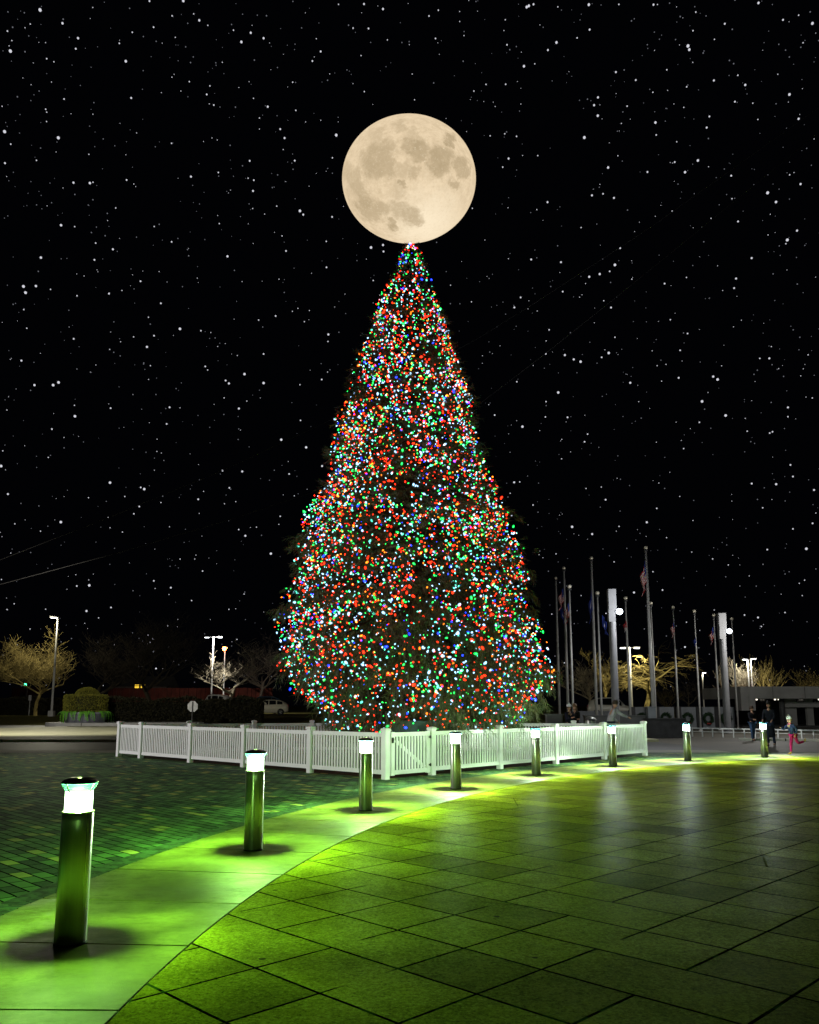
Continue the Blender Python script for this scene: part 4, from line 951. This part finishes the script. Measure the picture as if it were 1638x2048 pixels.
def person(label,loc,rz,height,top,legs,shoe,hair,pose,coat=0.,hat=None,scarf=None,headscale=1.):
    """pose: lean, legs[(hip fwd, knee bend)]x2, arms[(shoulder fwd, out, elbow bend)]x2, head turn; the figure faces local -y"""
    o=thing('person',label,'person',loc,rz); k=height/1.72; o.scale=(k,k,k)
    lean=pose.get('lean',0.); F_=lambda a:Vector((0,-math.sin(a),math.cos(a)))
    drop=pose.get('drop',0.)
    pel=Vector((0,0,.93-drop)); up=F_(lean); waist=pel+up*.15; chest=pel+up*.36; neck=pel+up*.53; head=neck+F_(lean*.6)*.10
    V=[pel,waist,chest,neck,neck+F_(lean*.6)*.06,head+F_(lean*.5)*.10]; E=[(0,1),(1,2),(2,3),(3,4),(4,5)]; R=[(.15,.11),(.135,.10),(.16,.11),(.06,.06),(.052,.055),(.01,.01)]
    J={}
    for s,(a,kb) in zip((-1,1),pose['legs']):
        hip=pel+Vector((s*.09,0,-.04)); kn=hip+Vector((s*.01,-math.sin(a),-math.cos(a)))*.43; b_=a-kb; an=kn+Vector((0,-math.sin(b_),-math.cos(b_)))*.42; tq=b_
        toe=an+Vector((s*.02,-math.cos(tq)*.17,math.sin(tq)*.17*-1-.03)); i=len(V); V+=[hip,kn,an,toe]; E+=[(0,i),(i,i+1),(i+1,i+2),(i+2,i+3)]; R+=[.085,.058,.040,.035]; J['leg',s]=(hip,kn,an,toe)
    for s,(a,out,eb) in zip((-1,1),pose['arms']):
        sh=chest+up*.12+Vector((s*.185,0,0)); d=Vector((s*math.sin(out),-math.sin(a)*math.cos(out),-math.cos(a)*math.cos(out))); el=sh+d*.29; a2=a+eb; d2=Vector((s*math.sin(out)*.5-s*.25*math.sin(eb),-math.sin(a2)*.95,-math.cos(a2))).normalized(); wr=el+d2*.25; pm=wr+d2*.07
        i=len(V); V+=[sh,el,wr,pm]; E+=[(2,i),(i,i+1),(i+1,i+2),(i+2,i+3)]; R+=[.055,.042,.028,(.034,.018)]; J['arm',s]=(sh,el,wr,pm)
        sd=d2.orthogonal().normalized(); nrm=d2.cross(sd)
        for f in range(4):
            base=pm+sd*(f-1.5)*.019; l=(.065,.078,.074,.056)[f]; m=base+d2*l*.55+nrm*.010; t=m+(d2*.75+nrm*.6).normalized()*l*.5; j=len(V); V+=[base,m,t]; E+=[(i+3,j),(j,j+1),(j+1,j+2)]; R+=[.009,.0085,.007]
        th=pm-d2*.035+sd*.035; t=th+(d2*.7+sd*.6).normalized()*.045; j=len(V); V+=[th,t]; E+=[(i+3,j),(j,j+1)]; R+=[.011,.008]
    skinmesh('body',V,E,R,SKIN,o,1)
    # head: shaped ellipsoid with face
    hs=headscale; hb=MB(); hb.lathe([(0,-.125),(.045,-.115),(.066,-.07),(.078,-.01),(.080,.045),(.066,.095),(.036,.122),(0,.130)],20); 
    hv=[]
    for x,y,z in hb.v:
        if y<0: y*=1.08
        else: y*=1.18
        hv.append((x,y,z))
    hb.v=hv; hc=head+F_(lean*.5)*.10
    tn=pose.get('turn',0.)
    hd=hb.build('head',SKIN,o,True); hd.location=hc; hd.rotation_euler=(-lean*.5*-1,0,tn); hd.scale=(hs,hs,hs)
    EYE=plain('eye_dark',(.02,.015,.012),.3); LIP=plain('lips',(.35,.12,.10),.5)
    MB().lathe([(0,-.010),(.012,0),(0,.010)],8,(-.030,-.079,.012)).lathe([(0,-.010),(.012,0),(0,.010)],8,(.030,-.079,.012)).build('eyes',EYE,hd)
    MB().box((0,-.090,-.022),(.022,.03,.045),taper=.55).build('nose',SKIN,hd); MB().box((0,-.078,-.062),(.042,.012,.011)).build('mouth',LIP,hd)
    for s in (-1,1): MB().box((s*.080,.008,.0),(.014,.035,.055)).build('ear',SKIN,hd)
    HM=plain('hair_%d_%d_%d'%tuple(int(c*100) for c in hair),hair,.7,0,.3,.3,20); hm=MB(); hm.lathe([(.092,-.03),(.098,.03),(.085,.095),(.05,.14),(0,.152)],20); hm.v=[(x,y*1.16+.018,z+(.035 if y<-.03 else 0)) for x,y,z in hm.v]
    if pose.get('long'): hm.lathe([(.06,-.24),(.085,-.12),(.088,.0)],14,(0,.035,0))
    hm.build('hair',HM,hd,True)
    if hat: 
        hx=MB().lathe([(.096,.035),(.106,.045),(.106,.08),(.092,.12),(.055,.16),(0,.175)],20); hx.lathe([(0,.165),(.03,.18),(.03,.205),(0,.22)],10); hx.v=[(x,y*1.14+.01,z) for x,y,z in hx.v]; hx.build('hat',plain('hat_%d'%int(hat[0]*100),hat,.9,0,.1,.2,30),hd,True)
    TM=plain('top_%d_%d_%d'%tuple(int(c*100) for c in top),top,.85,0,.2,.25,6,.004); LM=plain('legs_%d_%d_%d'%tuple(int(c*100) for c in legs),legs,.85,0,.2,.2,6,.003); SM=plain('shoe_%d_%d_%d'%tuple(int(c*100) for c in shoe),shoe,.6)
    V=[chest,waist,pel+up*-.06,neck+up*-.045]; E=[(0,1),(1,2),(0,3)]; R=[(.19,.135),(.165,.125),(.175,.13),(.085,.075)]
    if coat: V.append(pel+Vector((0,.02,-.20-coat*.5))); E.append((2,4)); R.append((.19,.15)); V.append(pel+Vector((0,.03,-.2-coat))); E.append((4,5)); R.append((.23,.18))
    for s in (-1,1):
        sh,el,wr,pm=J['arm',s]; i=len(V); V+=[sh,el,wr.lerp(el,.06)]; E+=[(0,i),(i,i+1),(i+1,i+2)]; R+=[.078,.060,.045]
    skinmesh('jacket',V,E,R,TM,o,1)
    V=[pel+Vector((0,0,.02))]; E=[]; R=[(.16,.12)]
    for s in (-1,1):
        hip,kn,an,toe=J['leg',s]; i=len(V); V+=[hip,kn,an.lerp(kn,.06)]; E+=[(0,i),(i,i+1),(i+1,i+2)]; R+=[.10,.072,.055]
    skinmesh('trousers',V,E,R,LM,o,1)
    for s in (-1,1):
        hip,kn,an,toe=J['leg',s]; skinmesh('shoe',[an+(kn-an).normalized()*.04,an+(an-kn).normalized()*.035,toe],[(0,1),(1,2)],[.050,.056,(.042,.036)],SM,o,1)
    if scarf: MB().lathe([(.075,-.03),(.10,-.01),(.10,.03),(.07,.05)],14,neck+Vector((0,0,.0))).build('scarf',plain('scarf',scarf,.9),o,True)
    return o
q=gnd(1507,1482); person('person in a dark jacket and blue jeans walking left of the farthest bollard',(q.x,q.y,.02),R_(15),1.48,(.012,.012,.016),(.05,.10,.20),(.05,.04,.03),(.05,.03,.02),dict(lean=.03,legs=[(.12,.05),(-.10,.10)],arms=[(.35,.12,1.1),(.05,.15,.25)],turn=.2))
q=gnd(1543,1492.5); person('person in a long dark coat right behind the farthest bollard',(q.x,q.y,.02),R_(-40),1.66,(.010,.012,.02),(.02,.03,.06),(.02,.02,.02),(.015,.012,.01),dict(lean=.04,legs=[(.14,.05),(-.12,.12)],arms=[(.3,.10,.9),(.25,.10,.9)],turn=-.3,long=1),coat=.42)
q=gnd(1589,1511); person('small child in grey hat and bright pink leggings running left',(q.x,q.y,.06),R_(-70),1.12,(.02,.03,.09),(.50,.02,.16),(.6,.36,.03),(.2,.13,.08),dict(lean=.28,legs=[(.18,.1),(-.45,1.35)],arms=[(.7,.15,1.2),(-.6,.2,1.0)],turn=.1),hat=(.42,.42,.45),scarf=(.6,.12,.2),headscale=1.28)
q=at(1136,1412,33.5); person('person in a white hat and dark coat behind the fence near the flagpoles',(q.x,33.5,.02),R_(30),1.55,(.015,.015,.02),(.02,.02,.03),(.03,.03,.03),(.1,.07,.05),dict(lean=.12,legs=[(.0,.0),(.1,.1)],arms=[(.5,.1,1.3),(.4,.1,1.2)]),hat=(.7,.7,.72))
q=at(1150,1412,33.8); person('person with brown hair and dark coat beside the white hat wearer',(q.x,33.8,.02),R_(-35),1.57,(.02,.017,.018),(.02,.02,.025),(.03,.03,.03),(.14,.08,.04),dict(lean=.05,legs=[(.05,.0),(-.05,.1)],arms=[(.2,.1,.6),(.3,.1,.9)],long=1),coat=.25)
q=at(1223,1412,31.5); person('person in a light grey sweater bending forward behind the fence, at the grey pillar',(q.x-.1,31.5,.02),R_(100),1.74,(.34,.34,.36),(.03,.04,.07),(.03,.03,.03),(.06,.04,.03),dict(lean=.42,legs=[(.2,.15),(-.2,.1)],arms=[(.9,.1,.4),(.2,.2,.7)],turn=.3))
